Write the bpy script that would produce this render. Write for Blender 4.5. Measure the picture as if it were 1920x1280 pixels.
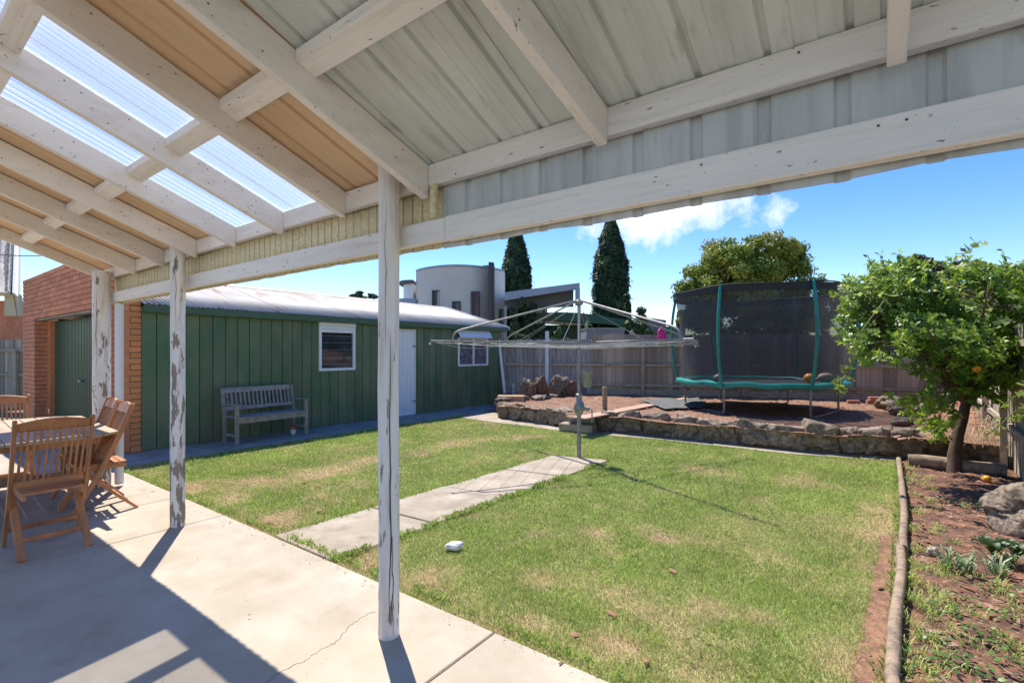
import bpy, bmesh, math, random
import numpy as np
from mathutils import Vector, Matrix, noise as mnoise
random.seed(7); rng = np.random.default_rng(7)
R = math.radians
S = bpy.context.scene
COL = S.collection
for o in list(bpy.data.objects): bpy.data.objects.remove(o)

# ------------------------------------------------------------------ camera, sky, sun, exposure
YAW = R(36.3); CH = 1.5; F = 915.0; HZ = 660.0
cs, sn = math.cos(YAW), math.sin(YAW)
cam = bpy.data.cameras.new('camera'); camo = bpy.data.objects.new('camera', cam); COL.objects.link(camo)
camo.location = (0, 0, CH); camo.rotation_euler = (R(90), 0, YAW)
cam.sensor_width = 36; cam.lens = F/1920*36; cam.shift_y = (HZ-640)/1920
cam.clip_start = .05; cam.clip_end = 3000
S.camera = camo
SUN_AZ, SUN_EL = R(59.5), R(59)           # azimuth from +Y towards -X
sdir = Vector((-math.sin(SUN_AZ)*math.cos(SUN_EL), math.cos(SUN_AZ)*math.cos(SUN_EL), math.sin(SUN_EL)))
W = bpy.data.worlds.new('World'); S.world = W; W.use_nodes = True
SKY_STRENGTH = .12; SUN_STRENGTH = 2.55; EXPOSURE = 1.62
def build_world():
    nt = W.node_tree; nt.nodes.clear(); L = nt.links
    out = nt.nodes.new('ShaderNodeOutputWorld'); bg = nt.nodes.new('ShaderNodeBackground')
    sky = nt.nodes.new('ShaderNodeTexSky'); sky.sky_type = 'NISHITA'; sky.sun_disc = False
    sky.sun_elevation = SUN_EL; sky.sun_rotation = -SUN_AZ
    sky.air_density = 1.0; sky.dust_density = .1; sky.ozone_density = 2.0; sky.altitude = 0
    bg.inputs['Strength'].default_value = SKY_STRENGTH
    tc = nt.nodes.new('ShaderNodeTexCoord')
    # a low bank of fair weather cloud around the horizon sector the photo looks at
    c = pix(1258, 396).normalized()
    sub = nt.nodes.new('ShaderNodeVectorMath'); sub.operation = 'SUBTRACT'; sub.inputs[1].default_value = c
    nz = nt.nodes.new('ShaderNodeTexNoise'); nz.inputs['Scale'].default_value = 9; nz.inputs['Detail'].default_value = 9; nz.inputs['Roughness'].default_value = .62
    L.new(tc.outputs['Generated'], nz.inputs['Vector'])
    L.new(tc.outputs['Generated'], sub.inputs[0])
    mp = nt.nodes.new('ShaderNodeMapping'); mp.vector_type = 'POINT'
    mp.inputs['Rotation'].default_value = (0, 0, -YAW)
    mp.inputs['Scale'].default_value = (1, 1, 1)
    L.new(sub.outputs[0], mp.inputs['Vector'])
    sc = nt.nodes.new('ShaderNodeVectorMath'); sc.operation = 'MULTIPLY'; sc.inputs[1].default_value = (3.7, 3.7, 12)
    L.new(mp.outputs[0], sc.inputs[0])
    ln = nt.nodes.new('ShaderNodeVectorMath'); ln.operation = 'LENGTH'; L.new(sc.outputs[0], ln.inputs[0])
    m1 = nt.nodes.new('ShaderNodeMapRange'); m1.inputs[1].default_value = 1.15; m1.inputs[2].default_value = .15; m1.inputs[3].default_value = -.25; m1.inputs[4].default_value = .3
    L.new(ln.outputs['Value'], m1.inputs[0])
    ad = nt.nodes.new('ShaderNodeMath'); ad.operation = 'ADD'; L.new(m1.outputs[0], ad.inputs[0]); L.new(nz.outputs['Fac'], ad.inputs[1])
    m2 = nt.nodes.new('ShaderNodeMapRange'); m2.inputs[1].default_value = .5; m2.inputs[2].default_value = .72; L.new(ad.outputs[0], m2.inputs[0])
    mx = nt.nodes.new('ShaderNodeMix'); mx.data_type = 'RGBA'
    L.new(m2.outputs[0], mx.inputs['Factor']); 
    hs = nt.nodes.new('ShaderNodeHueSaturation'); hs.inputs['Saturation'].default_value = 1.36; hs.inputs['Value'].default_value = .61; hs.inputs['Hue'].default_value = .515
    L.new(sky.outputs[0], hs.inputs['Color'])
    L.new(hs.outputs[0], mx.inputs['A']); mx.inputs['B'].default_value = (3.6, 3.65, 3.75, 1)
    L.new(mx.outputs['Result'], bg.inputs['Color']); L.new(bg.outputs[0], out.inputs[0])
def pix(px, py):
    X, Y = (px-960)/F, (HZ-py)/F
    return Vector((X*cs-sn, X*sn+cs, Y))
build_world()
sun = bpy.data.lights.new('sun', 'SUN'); sun.energy = SUN_STRENGTH; sun.angle = R(.5); sun.color = (1, .945, .86)
suno = bpy.data.objects.new('sun', sun); COL.objects.link(suno); suno.rotation_euler = sdir.to_track_quat('Z', 'Y').to_euler()
S.view_settings.view_transform = 'Standard'; S.view_settings.look = 'None'; S.view_settings.gamma = 1
S.view_settings.use_curve_mapping = False; S.view_settings.exposure = EXPOSURE
S.render.engine = 'CYCLES'
try:
    S.cycles.max_bounces = 10; S.cycles.transparent_max_bounces = 16
except Exception: pass

# ------------------------------------------------------------------ survey helpers
def C(X, Z, z=0.0):                      # X metres right of, Z metres ahead of the viewpoint
    return Vector((X*cs-Z*sn, X*sn+Z*cs, z))
def P(px, py, z=0.0):                    # where a sight line meets the level z
    d = pix(px, py); t = (z-CH)/d.z
    return Vector((d.x*t, d.y*t, z))
def D(px, py, Z):                        # point on a sight line at depth Z
    d = pix(px, py); return Vector((d.x*Z, d.y*Z, CH+d.z*Z))
def srgb(r, g, b):
    f = lambda c: (c/255/12.92) if c/255 <= .04045 else ((c/255+.055)/1.055)**2.4
    return (f(r), f(g), f(b), 1)

# ------------------------------------------------------------------ materials
def mk(name, col, rough=.7, var=.15, scale=5, stretch=(1, 1, 1), bump=0., bscale=60, bstretch=None, metal=0., col2=None, t=(.5, .62), scale2=8,
       stretch2=None, rnd=0., spec=.5, zfade=0., col3=None, t3=(.6, .68), scale3=20, stretch3=None, coord='pos', transl=0., alpha=1., detail=6, attr=None):
    m = bpy.data.materials.new(name); m.use_nodes = True; nt = m.node_tree; L = nt.links; N = nt.nodes
    b = N['Principled BSDF']; b.inputs['Roughness'].default_value = rough; b.inputs['Metallic'].default_value = metal
    b.inputs['Specular IOR Level'].default_value = spec
    if coord == 'pos': src = N.new('ShaderNodeNewGeometry').outputs['Position']
    else: src = N.new('ShaderNodeTexCoord').outputs['Object']
    oi = N.new('ShaderNodeObjectInfo')
    if coord != 'pos':
        a = N.new('ShaderNodeVectorMath'); a.operation = 'MULTIPLY_ADD'; L.new(oi.outputs['Random'], a.inputs[0]); a.inputs[1].default_value = (37, 61, 83)
        L.new(src, a.inputs[2]); src = a.outputs[0]
    def nz(sc, st, det=detail):
        v = N.new('ShaderNodeVectorMath'); v.operation = 'MULTIPLY'; v.inputs[1].default_value = st; L.new(src, v.inputs[0])
        n = N.new('ShaderNodeTexNoise'); n.inputs['Scale'].default_value = sc; n.inputs['Detail'].default_value = det; n.inputs['Roughness'].default_value = .6
        L.new(v.outputs[0], n.inputs['Vector']); return n.outputs['Fac']
    def rgb(c): 
        n = N.new('ShaderNodeRGB'); n.outputs[0].default_value = c if len(c) == 4 else (*c, 1); return n.outputs[0]
    def mix(f, a, c, mode='MIX'):
        n = N.new('ShaderNodeMix'); n.data_type = 'RGBA'; n.blend_type = mode
        if isinstance(f, float): n.inputs['Factor'].default_value = f
        else: L.new(f, n.inputs['Factor'])
        L.new(a, n.inputs['A']); L.new(c, n.inputs['B']); return n.outputs['Result']
    def mr(f, a, c, x=0., y=1.):
        n = N.new('ShaderNodeMapRange'); n.inputs[1].default_value = a; n.inputs[2].default_value = c; n.inputs[3].default_value = x; n.inputs[4].default_value = y
        L.new(f, n.inputs[0]); return n.outputs[0]
    cur = rgb(col)
    if col2 is not None: cur = mix(mr(nz(scale2, stretch2 or stretch), *t), cur, rgb(col2))
    if col3 is not None:
        f3 = nz(scale3, stretch3 or stretch)
        if zfade:
            sx = N.new('ShaderNodeSeparateXYZ'); L.new(N.new('ShaderNodeNewGeometry').outputs['Position'], sx.inputs[0])
            ad = N.new('ShaderNodeMath'); ad.operation = 'ADD'; L.new(f3, ad.inputs[0]); L.new(mr(sx.outputs[2], 0, 2.0, zfade, 0), ad.inputs[1]); f3 = ad.outputs[0]
        cur = mix(mr(f3, *t3), cur, rgb(col3))
    if attr:
        an = N.new('ShaderNodeAttribute'); an.attribute_name = attr[0]; cur = mix(mr(an.outputs['Fac'], 0, 1), cur, rgb(attr[1]))
    val = None
    if var: val = mr(nz(scale, stretch), .3, .7, 1-var, 1+var)
    if rnd:
        r = mr(oi.outputs['Random'], 0, 1, 1-rnd, 1+rnd)
        if val is None: val = r
        else:
            mm = N.new('ShaderNodeMath'); mm.operation = 'MULTIPLY'; L.new(val, mm.inputs[0]); L.new(r, mm.inputs[1]); val = mm.outputs[0]
    if attr and len(attr) > 2:
        an = N.new('ShaderNodeAttribute'); an.attribute_name = attr[2]; r = mr(an.outputs['Fac'], 0, 1, 1-attr[3], 1+attr[3])
        mm = N.new('ShaderNodeMath'); mm.operation = 'MULTIPLY'; L.new(val, mm.inputs[0]); L.new(r, mm.inputs[1]); val = mm.outputs[0]
    if val is not None:
        v = N.new('ShaderNodeVectorMath'); v.operation = 'SCALE'; L.new(cur, v.inputs[0]); L.new(val, v.inputs['Scale']); cur = v.outputs[0]
    L.new(cur, b.inputs['Base Color'])
    if bump:
        bn = N.new('ShaderNodeBump'); bn.inputs['Strength'].default_value = bump; bn.inputs['Distance'].default_value = .01
        L.new(nz(bscale, bstretch or stretch, 4), bn.inputs['Height']); L.new(bn.outputs[0], b.inputs['Normal'])
    last = b.outputs[0]
    if transl:
        t_ = N.new('ShaderNodeBsdfTranslucent'); L.new(cur, t_.inputs[0]); ms = N.new('ShaderNodeMixShader'); ms.inputs[0].default_value = transl
        L.new(last, ms.inputs[1]); L.new(t_.outputs[0], ms.inputs[2]); last = ms.outputs[0]
    if alpha < 1:
        t_ = N.new('ShaderNodeBsdfTransparent'); ms = N.new('ShaderNodeMixShader'); ms.inputs[0].default_value = alpha
        L.new(t_.outputs[0], ms.inputs[1]); L.new(last, ms.inputs[2]); last = ms.outputs[0]
    L.new(last, N['Material Output'].inputs[0])
    return m
M = {}
PEEL = (.20, .16, .13); 
M['paintX'] = mk('painted_timber_x', (.86, .79, .715), .55, .09, 3, (.25, 1, 1), .6, 40, (.06, 1, 1), col2=(.70, .63, .555), t=(.5, .75), scale2=30, stretch2=(.06, 1, 1), col3=PEEL, t3=(.655, .68), scale3=60, stretch3=(.3, 1, 1))
M['paintY'] = mk('painted_timber_y', (.84, .76, .68), .55, .10, 3, (1, .25, 1), .6, 40, (1, .08, .5), col2=(.70, .62, .545), t=(.52, .78), scale2=26, stretch2=(1, .2, .5), col3=PEEL, t3=(.665, .69), scale3=70, stretch3=(1, .5, .7))
M['paintZ'] = mk('painted_post', (.80, .745, .69), .6, .10, 5, (1, 1, .15), .5, 30, (1, 1, .1), col2=(.60, .53, .47), t=(.5, .7), scale2=18, stretch2=(1, 1, .10), zfade=.10, col3=(.27, .22, .18), t3=(.68, .70), scale3=24, stretch3=(1, 1, .14))
M['paintZ2'] = mk('flaking_post', (.80, .745, .69), .6, .10, 5, (1, 1, .15), .5, 30, (1, 1, .1), col2=(.56, .49, .43), t=(.5, .68), scale2=18, stretch2=(1, 1, .12), zfade=.15, col3=(.27, .215, .165), t3=(.61, .625), scale3=22, stretch3=(1, 1, .25))
M['bare_wood'] = mk('weathered_post_wood', (.24, .20, .17), .85, .3, 8, (1, 1, .1), .5, 40, (1, 1, .08))
M['zinc'] = mk('underside_steel_sheet', (.66, .68, .62), .5, .10, 2.2, (1, .25, .6), 0, metal=.0, col2=(.52, .53, .475), t=(.45, .75), scale2=4, stretch2=(2.5, .3, 1), col3=(.33, .29, .24), t3=(.6, .78), scale3=8, stretch3=(1.4, .35, .6))
M['fascia'] = mk('fascia_steel_sheet', (.56, .56, .535), .45, .10, 4, (1, 1, .3), 0, metal=.0, col2=(.43, .425, .40), t=(.45, .7), scale2=7, stretch2=(2, 1, .2), col3=(.30, .255, .205), t3=(.6, .75), scale3=9)
M['brown'] = mk('brown_steel_sheet', (.74, .50, .30), .5, .06, 2.5, (1, .12, 1), col2=(.64, .43, .26), t=(.5, .8), scale2=4, stretch2=(2, .1, 1))
M['clear'] = mk('clear_plastic_sheet', (.80, .82, .84), .3, .6, 26, (1, 0, 0), transl=.4, alpha=.30)
M['yellow'] = mk('yellowed_fibreglass', (.80, .69, .42), .6, .12, 40, (1, 1, 1), .3, 120, transl=.14, col2=(.62, .50, .27), t=(.5, .66), scale2=70, attr=('dry', (.26, .20, .11, 1)))  # brown attribute stripes paint the corrugation's shading into the sheet colour
M['green'] = mk('green_painted_board', (.080, .158, .066), .5, .25, 2.0, (1, 1, .5), .1, 50, col2=(.125, .142, .074), t=(.38, .65), scale2=2.0, rnd=.12, zfade=.22, col3=(.17, .145, .10), t3=(.68, .86), scale3=9, stretch3=(1, 1, .6))
M['green_trim'] = mk('green_trim', (.055, .11, .055), .5, .1, 3)
M['brick'] = mk('red_brick', (.68, .25, .115), .85, .18, 12, bump=.3, bscale=60, rnd=.18, coord='obj', col2=(.54, .215, .115), t=(.5, .7), scale2=20)
M['brick_orange'] = mk('orange_brick', (.68, .25, .085), .8, .15, 12, bump=.2, bscale=60, rnd=.12, coord='obj')
M['mortar'] = mk('mortar', (.22, .17, .13), .95, .2, 30, bump=.3, bscale=90)
M['iron'] = mk('corrugated_iron', (.41, .39, .345), .6, .14, 1.5, (.5, 1, 1), metal=.0, col2=(.40, .33, .26), t=(.48, .68), scale2=1.6, stretch2=(.35, 1.6, .35), col3=(.31, .15, .08), t3=(.57, .67), scale3=6, stretch3=(.2, 1.5, .2))
M['white'] = mk('white_gloss_paint', (.74, .75, .75), .45, .05, 5, (1, 1, .3), .1, 30)
M['glass'] = mk('dark_window_glass', (.03, .04, .05), .05, .3, 3, spec=.8)
M['curtain'] = mk('patterned_curtain', (.22, .19, .20), .8, .4, 18, col2=(.05, .04, .06), t=(.45, .55), scale2=24)
M['concrete'] = mk('patio_concrete', (.395, .33, .238), .8, .12, 1.3, bump=.3, bscale=130, col2=(.49, .425, .33), t=(.42, .68), scale2=1.6, col3=(.28, .22, .15), t3=(.52, .82), scale3=2.6, detail=12)
M['path'] = mk('path_concrete', (.335, .27, .19), .85, .16, 2.4, bump=.35, bscale=120, col2=(.45, .39, .305), t=(.45, .7), scale2=3, col3=(.21, .17, .11), t3=(.52, .8), scale3=5, rnd=.07, detail=12)
M['strip'] = mk('old_concrete', (.30, .26, .21), .9, .2, 3, bump=.3, bscale=70, col2=(.38, .34, .28), t=(.45, .65), scale2=4)
M['crack'] = mk('joint_dirt', (.08, .065, .05), .95, .2, 20)
M['soil'] = mk('reddish_soil', (.27, .14, .078), .95, .3, 14, bump=1.0, bscale=60, col2=(.17, .088, .05), t=(.45, .6), scale2=9, col3=(.37, .225, .145), t3=(.6, .72), scale3=30)
M['soil_dark'] = mk('garden_soil', (.20, .092, .05), .95, .4, 12, bump=1.0, bscale=45, col2=(.095, .047, .03), t=(.42, .58), scale2=7, col3=(.36, .22, .145), t3=(.6, .70), scale3=34)
M['far_ground'] = mk('rough_ground', (.16, .14, .09), .95, .3, .6)
M['thatch'] = mk('lawn_thatch', (.26, .28, .09), .95, .35, 25, bump=.6, bscale=150, attr=('dry', (.40, .29, .17, 1)))
M['stone'] = mk('basalt_stone', (.27, .205, .145), .9, .4, 9, bump=1.0, bscale=26, col2=(.13, .098, .07), t=(.45, .62), scale2=7, col3=(.40, .33, .25), t3=(.58, .72), scale3=12, rnd=.28, coord='obj')
M['stone_mortar'] = mk('wall_render', (.27, .205, .14), .95, .3, 6, bump=.8, bscale=30, col2=(.15, .11, .08), t=(.45, .65), scale2=5)
M['limestone'] = mk('pale_rock', (.25, .19, .13), .9, .4, 9, bump=1.0, bscale=22, col2=(.10, .075, .05), t=(.46, .6), scale2=11, rnd=.1, coord='obj')
M['redrock'] = mk('rusty_rock', (.19, .11, .066), .9, .3, 7, bump=.9, bscale=22, col2=(.09, .052, .035), t=(.45, .65), scale2=6, coord='obj')
M['sandstone'] = mk('sandstone', (.40, .26, .14), .9, .15, 8, bump=.3, bscale=50)
M['fence'] = mk('weathered_paling', (.40, .33, .235), .9, .3, 5, (1, 1, .12), .5, 60, (1, 1, .06), coord='obj', rnd=.34, col2=(.23, .185, .135), t=(.5, .75), scale2=14, stretch2=(1, 1, .1))
M['fence_grey'] = mk('whitewashed_paling', (.29, .25, .215), .9, .3, 5, (1, 1, .12), .5, 60, (1, 1, .06), coord='obj', rnd=.2, col2=(.66, .64, .61), t=(.52, .64), scale2=13, stretch2=(1, 1, .16))
M['rail'] = mk('weathered_rail', (.39, .32, .235), .9, .25, 8, bump=.4, bscale=40, rnd=.1)
M['log'] = mk('weathered_log', (.31, .225, .15), .9, .25, 6, bump=.9, bscale=40, col2=(.18, .13, .09), t=(.46, .64), scale2=16)
M['teak'] = mk('orange_teak', (.50, .205, .075), .5, .25, 6, (1, 1, .25), .2, 40, coord='obj', col2=(.32, .125, .055), t=(.45, .7), scale2=7, stretch2=(1, 1, .3), rnd=.08)
M['teak_grey'] = mk('worn_teak', (.25, .15, .09), .6, .3, 8, (.15, 1, 1), .3, 50, coord='obj', col2=(.36, .25, .16), t=(.45, .65), scale2=9, stretch2=(.1, 1, 1))
M['teak_top'] = mk('table_boards', (.44, .32, .20), .55, .2, 7, (.15, 1, 1), .2, 50, coord='obj', rnd=.1, col2=(.30, .20, .125), t=(.5, .7), scale2=9, stretch2=(.1, 1, 1))
M['bench'] = mk('grey_bench_wood', (.30, .255, .215), .85, .22, 9, bump=.3, bscale=50, coord='obj', rnd=.12, col2=(.20, .17, .145), t=(.5, .7), scale2=12)
M['galv'] = mk('galvanised_tube', (.29, .285, .265), .5, .18, 14, metal=.3, col2=(.20, .19, .17), t=(.48, .66), scale2=18)
M['galv_dark'] = mk('dull_galvanised', (.26, .27, .25), .55, .25, 16, metal=.4, col2=(.18, .15, .12), t=(.55, .7), scale2=14)
M['wire'] = mk('line_wire', (.38, .375, .35), .5, .1, 10, metal=.2)
M['teal'] = mk('teal_vinyl', (.012, .24, .185), .35, .2, 12, bump=.3, bscale=26, col2=(.01, .16, .13), t=(.5, .7), scale2=8)
M['teal_pad'] = mk('teal_pad', (.02, .26, .20), .4, .25, 8, bump=.5, bscale=14)
M['black'] = mk('black_fabric', (.018, .019, .02), .7, .2, 10)
M['net'] = mk('enclosure_net', (.055, .051, .050), .8, .10, 2.0, alpha=.64)
M['render_w'] = mk('cement_render', (.64, .58, .50), .85, .08, .5, (1, 1, .5), .1, 8, col2=(.53, .48, .42), t=(.5, .8), scale2=.5, stretch2=(1, 1, .25))
M['grey_b'] = mk('grey_blue_cladding', (.30, .335, .40), .5, .05, 1)
M['soffit'] = mk('grey_soffit', (.12, .115, .115), .8, .06, 1)
M['darkgrey'] = mk('charcoal_frame', (.035, .035, .04), .5, .1, 2)
M['redglass'] = mk('reddish_blind', (.12, .03, .025), .35, .2, 3)
M['blind'] = mk('olive_blind', (.10, .095, .075), .3, .2, 3)
M['green_f'] = mk('green_fascia', (.055, .14, .085), .6, .08, .5)
M['lime'] = mk('lime_fin', (.20, .40, .18), .5, .05, 1)
M['grey_wall'] = mk('grey_wall', (.20, .20, .21), .8, .06, .5)
M['cream'] = mk('cream_paint', (.62, .50, .30), .6, .06, 3)
M['tile'] = mk('roof_tile', (.40, .37, .33), .9, .2, 6, rnd=.22, coord='obj', col2=(.26, .235, .21), t=(.5, .7), scale2=8)
M['pink'] = mk('pink_cloth', (.75, .03, .22), .7, .2, 8)
M['cable'] = mk('cable', (.05, .05, .05), .6)
M['orange'] = mk('orange_skin', (.95, .36, .03), .4, .1, 14, bump=.2, bscale=200)
M['ball_tan'] = mk('tan_leather', (.36, .31, .24), .6, .15, 9)
M['mat'] = mk('grey_mesh_mat', (.10, .10, .095), .8, .25, 14, bump=.6, bscale=80)
M['plank'] = mk('pinkish_plank', (.42, .27, .19), .85, .2, 8, bump=.3, bscale=40)
M['terracotta'] = mk('terracotta_brick', (.38, .16, .10), .85, .25, 14, coord='obj', rnd=.2, bump=.4, bscale=50)
M['bark'] = mk('bark', (.10, .062, .038), .9, .35, 14, (1, 1, .35), .7, 40)
M['bark_dark'] = mk('dark_bark', (.055, .042, .032), .9, .35, 6, (1, 1, .35), .5, 20)
M['paper'] = mk('white_lump', (.72, .68, .64), .8, .15, 40, bump=.5, bscale=60)
M['blue'] = mk('blue_plastic', (.08, .38, .62), .4, .1, 9)
M['redp'] = mk('red_plastic', (.5, .06, .05), .4, .1, 9)
M['straw'] = mk('dry_straw', (.36, .275, .165), .8, .25, 20, transl=.2)
M['chip'] = mk('wood_chip', (.24, .13, .08), .9, .3, 30, attr=('rnd', (.38, .25, .17, 1)))
M['deadleaf'] = mk('dead_leaf', (.30, .155, .08), .8, .3, 30)
def leafmat(name, c, c2, rough=.45, transl=.3, v=.35, spec=.5):
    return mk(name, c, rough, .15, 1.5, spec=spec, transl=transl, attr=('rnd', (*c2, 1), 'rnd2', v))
M['blade'] = mk('grass_blade', (.285, .440, .062), .6, .14, 1.2, transl=.35, spec=.3, attr=('dry', (.66, .54, .30, 1), 'rnd2', .42))
M['leaf_citrus'] = leafmat('citrus_leaf', (.115, .235, .020), (.38, .48, .055), .46, .42)
M['leaf_vine'] = leafmat('vine_leaf', (.24, .34, .045), (.36, .42, .10), .5, .45)
M['leaf_cypress'] = leafmat('cypress_foliage', (.030, .062, .020), (.110, .150, .045), .7, .1)
M['leaf_tree'] = leafmat('tree_foliage', (.165, .25, .030), (.44, .38, .065), .55, .3)
M['leaf_far'] = leafmat('far_foliage', (.045, .075, .022), (.12, .12, .04), .6, .15)
M['leaf_rust'] = leafmat('rusty_foliage', (.055, .060, .025), (.14, .09, .04), .6, .15)
M['leaf_shrub'] = leafmat('shrub_foliage', (.05, .10, .02), (.16, .22, .06), .5, .2)
M['leaf_weed'] = leafmat('weed_leaf', (.05, .12, .02), (.15, .24, .05), .45, .3)
M['leaf_spider'] = leafmat('striped_leaf', (.09, .19, .035), (.42, .47, .30), .5, .3)

# ------------------------------------------------------------------ mesh helpers
def tag(o, label=None, cat=None, group=None, kind=None):
    if label: o['label'] = label
    if cat: o['category'] = cat
    if group: o['group'] = group
    if kind: o['kind'] = kind
    return o
def empty(name, loc=(0, 0, 0), rz=0., label=None, cat=None, group=None, parent=None, kind=None):
    o = bpy.data.objects.new(name, None); COL.objects.link(o); o.location = loc; o.rotation_euler = (0, 0, rz); o.empty_display_size = .1
    if parent: o.parent = parent
    return tag(o, label, cat, group, kind)
def off_of(o):
    v = Vector((0, 0, 0))
    while o is not None: v += o.location; o = o.parent
    return v
class MB:
    def __init__(s, off=None): s.v = []; s.f = []; s.off = Vector(off) if off is not None else None
    def add(s, vs, fs):
        n = len(s.v); s.v += [tuple(x) for x in vs]; s.f += [tuple(i+n for i in f) for f in fs]
    def box(s, c, d, rz=0., m=None):
        hx, hy, hz = d[0]/2, d[1]/2, d[2]/2
        vs = [Vector((x, y, z)) for x in (-hx, hx) for y in (-hy, hy) for z in (-hz, hz)]
        mt = Matrix.Rotation(rz, 3, 'Z') if m is None else m
        s.add([Vector(c)+mt@v for v in vs], [(0, 1, 3, 2), (4, 6, 7, 5), (0, 4, 5, 1), (2, 3, 7, 6), (0, 2, 6, 4), (1, 5, 7, 3)]); return s
    def b2(s, a, b):
        a, b = Vector(a), Vector(b); return s.box((a+b)/2, [abs(x) for x in (b-a)])
    def bar(s, p, q, w, h, up=(0, 0, 1)):
        p, q = Vector(p), Vector(q); d = (q-p); l = d.length; d.normalize(); up = Vector(up)
        x = d.cross(up)
        if x.length < 1e-4: x = d.cross(Vector((1, 0, 0)))
        x.normalize(); z = x.cross(d)
        m = Matrix((x, d, z)).transposed(); return s.box((p+q)/2, (w, l, h), m=m)
    def tube(s, pts, r, n=10, cap=True):
        pts = [Vector(p) for p in pts]; rr = r if isinstance(r, (list, tuple)) else [r]*len(pts)
        base = len(s.v); prev = None
        for i, p in enumerate(pts):
            d = (pts[min(i+1, len(pts)-1)]-pts[max(i-1, 0)]).normalized()
            if prev is None: x = d.cross(Vector((0, 0, 1)) if abs(d.z) < .9 else Vector((1, 0, 0))).normalized()
            else: x = (prev-d*prev.dot(d)).normalized()
            prev = x; y = d.cross(x)
            for k in range(n):
                a = 2*math.pi*k/n; s.v.append(tuple(p+(x*math.cos(a)+y*math.sin(a))*rr[i]))
        for i in range(len(pts)-1):
            for k in range(n):
                k2 = (k+1) % n; s.f.append((base+i*n+k, base+i*n+k2, base+(i+1)*n+k2, base+(i+1)*n+k))
        if cap:
            s.f.append(tuple(base+k for k in reversed(range(n)))); s.f.append(tuple(base+(len(pts)-1)*n+k for k in range(n)))
        return s
    def prism(s, poly, vec):
        poly = [Vector(p) for p in poly]; n = len(poly); vec = Vector(vec)
        s.add(poly+[p+vec for p in poly], [tuple(range(n)), tuple(reversed(range(n, 2*n)))]+[(i, i+n, (i+1) % n+n, (i+1) % n) for i in range(n)]); return s
    def lathe(s, c, prof, n=16):
        base = len(s.v); c = Vector(c)
        for r, z in prof:
            for k in range(n):
                a = 2*math.pi*k/n; s.v.append((c.x+r*math.cos(a), c.y+r*math.sin(a), c.z+z))
        for i in range(len(prof)-1):
            for k in range(n):
                k2 = (k+1) % n; s.f.append((base+i*n+k, base+i*n+k2, base+(i+1)*n+k2, base+(i+1)*n+k))
        s.f.append(tuple(base+k for k in reversed(range(n)))); s.f.append(tuple(base+(len(prof)-1)*n+k for k in range(n))); return s
    def build(s, name, mat, parent=None, smooth=False, bevel=0., solid=0., kind=None, label=None):
        off = s.off if s.off is not None else (off_of(parent) if parent else Vector((0, 0, 0)))
        me = bpy.data.meshes.new(name); me.from_pydata([(a-off.x, b-off.y, c-off.z) for a, b, c in s.v], [], s.f)
        bm = bmesh.new(); bm.from_mesh(me); bmesh.ops.recalc_face_normals(bm, faces=bm.faces); bm.to_mesh(me); bm.free()
        me.materials.append(mat)
        if smooth: me.shade_smooth()
        o = bpy.data.objects.new(name, me); COL.objects.link(o)
        if parent: o.parent = parent
        if smooth:
            try: me.set_sharp_from_angle(angle=R(40))
            except Exception: pass
        if solid: q = o.modifiers.new('solid', 'SOLIDIFY'); q.thickness = solid; q.offset = 0
        if bevel: q = o.modifiers.new('bevel', 'BEVEL'); q.width = bevel; q.segments = 1; q.limit_method = 'ANGLE'
        return tag(o, label=label, kind=kind)
def npmesh(name, verts, faces, mat, parent=None, attrs=None, kind=None, smooth=False):
    """faces: (n,k) int array; attrs: {name: per-vertex floats}"""
    if parent: verts = np.asarray(verts)-np.array(off_of(parent))
    me = bpy.data.meshes.new(name); nv, (nf, k) = len(verts), faces.shape
    me.vertices.add(nv); me.vertices.foreach_set('co', np.ascontiguousarray(verts, dtype=np.float32).ravel())
    me.loops.add(nf*k); me.loops.foreach_set('vertex_index', faces.astype(np.int32).ravel())
    me.polygons.add(nf); me.polygons.foreach_set('loop_start', np.arange(0, nf*k, k, dtype=np.int32)); me.polygons.foreach_set('loop_total', np.full(nf, k, dtype=np.int32))
    me.update(calc_edges=True)
    for n, a in (attrs or {}).items():
        at = me.attributes.new(n, 'FLOAT', 'POINT'); at.data.foreach_set('value', np.asarray(a, dtype=np.float32))
    me.materials.append(mat)
    if smooth: me.shade_smooth()
    o = bpy.data.objects.new(name, me); COL.objects.link(o)
    if parent: o.parent = parent
    if kind: o['kind'] = kind
    return o
def copy_tree(o, parent=None):
    c = o.copy(); COL.objects.link(c); c.parent = parent
    for ch in list(o.children): copy_tree(ch, c)
    return c
def inst(name, mesh, loc, rot=(0, 0, 0), scale=(1, 1, 1), parent=None):
    o = bpy.data.objects.new(name, mesh); COL.objects.link(o); o.location = Vector(loc)-(off_of(parent) if parent else Vector((0, 0, 0)))
    o.rotation_euler = rot; o.scale = scale
    if parent: o.parent = parent
    return o
def unit_box(name, mat, bevel=.02):
    bm = bmesh.new(); bmesh.ops.create_cube(bm, size=1)
    if bevel: bmesh.ops.bevel(bm, geom=bm.edges[:], offset=bevel, segments=1, affect='EDGES')
    me = bpy.data.meshes.new(name); bm.to_mesh(me); bm.free(); me.materials.append(mat); return me
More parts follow.
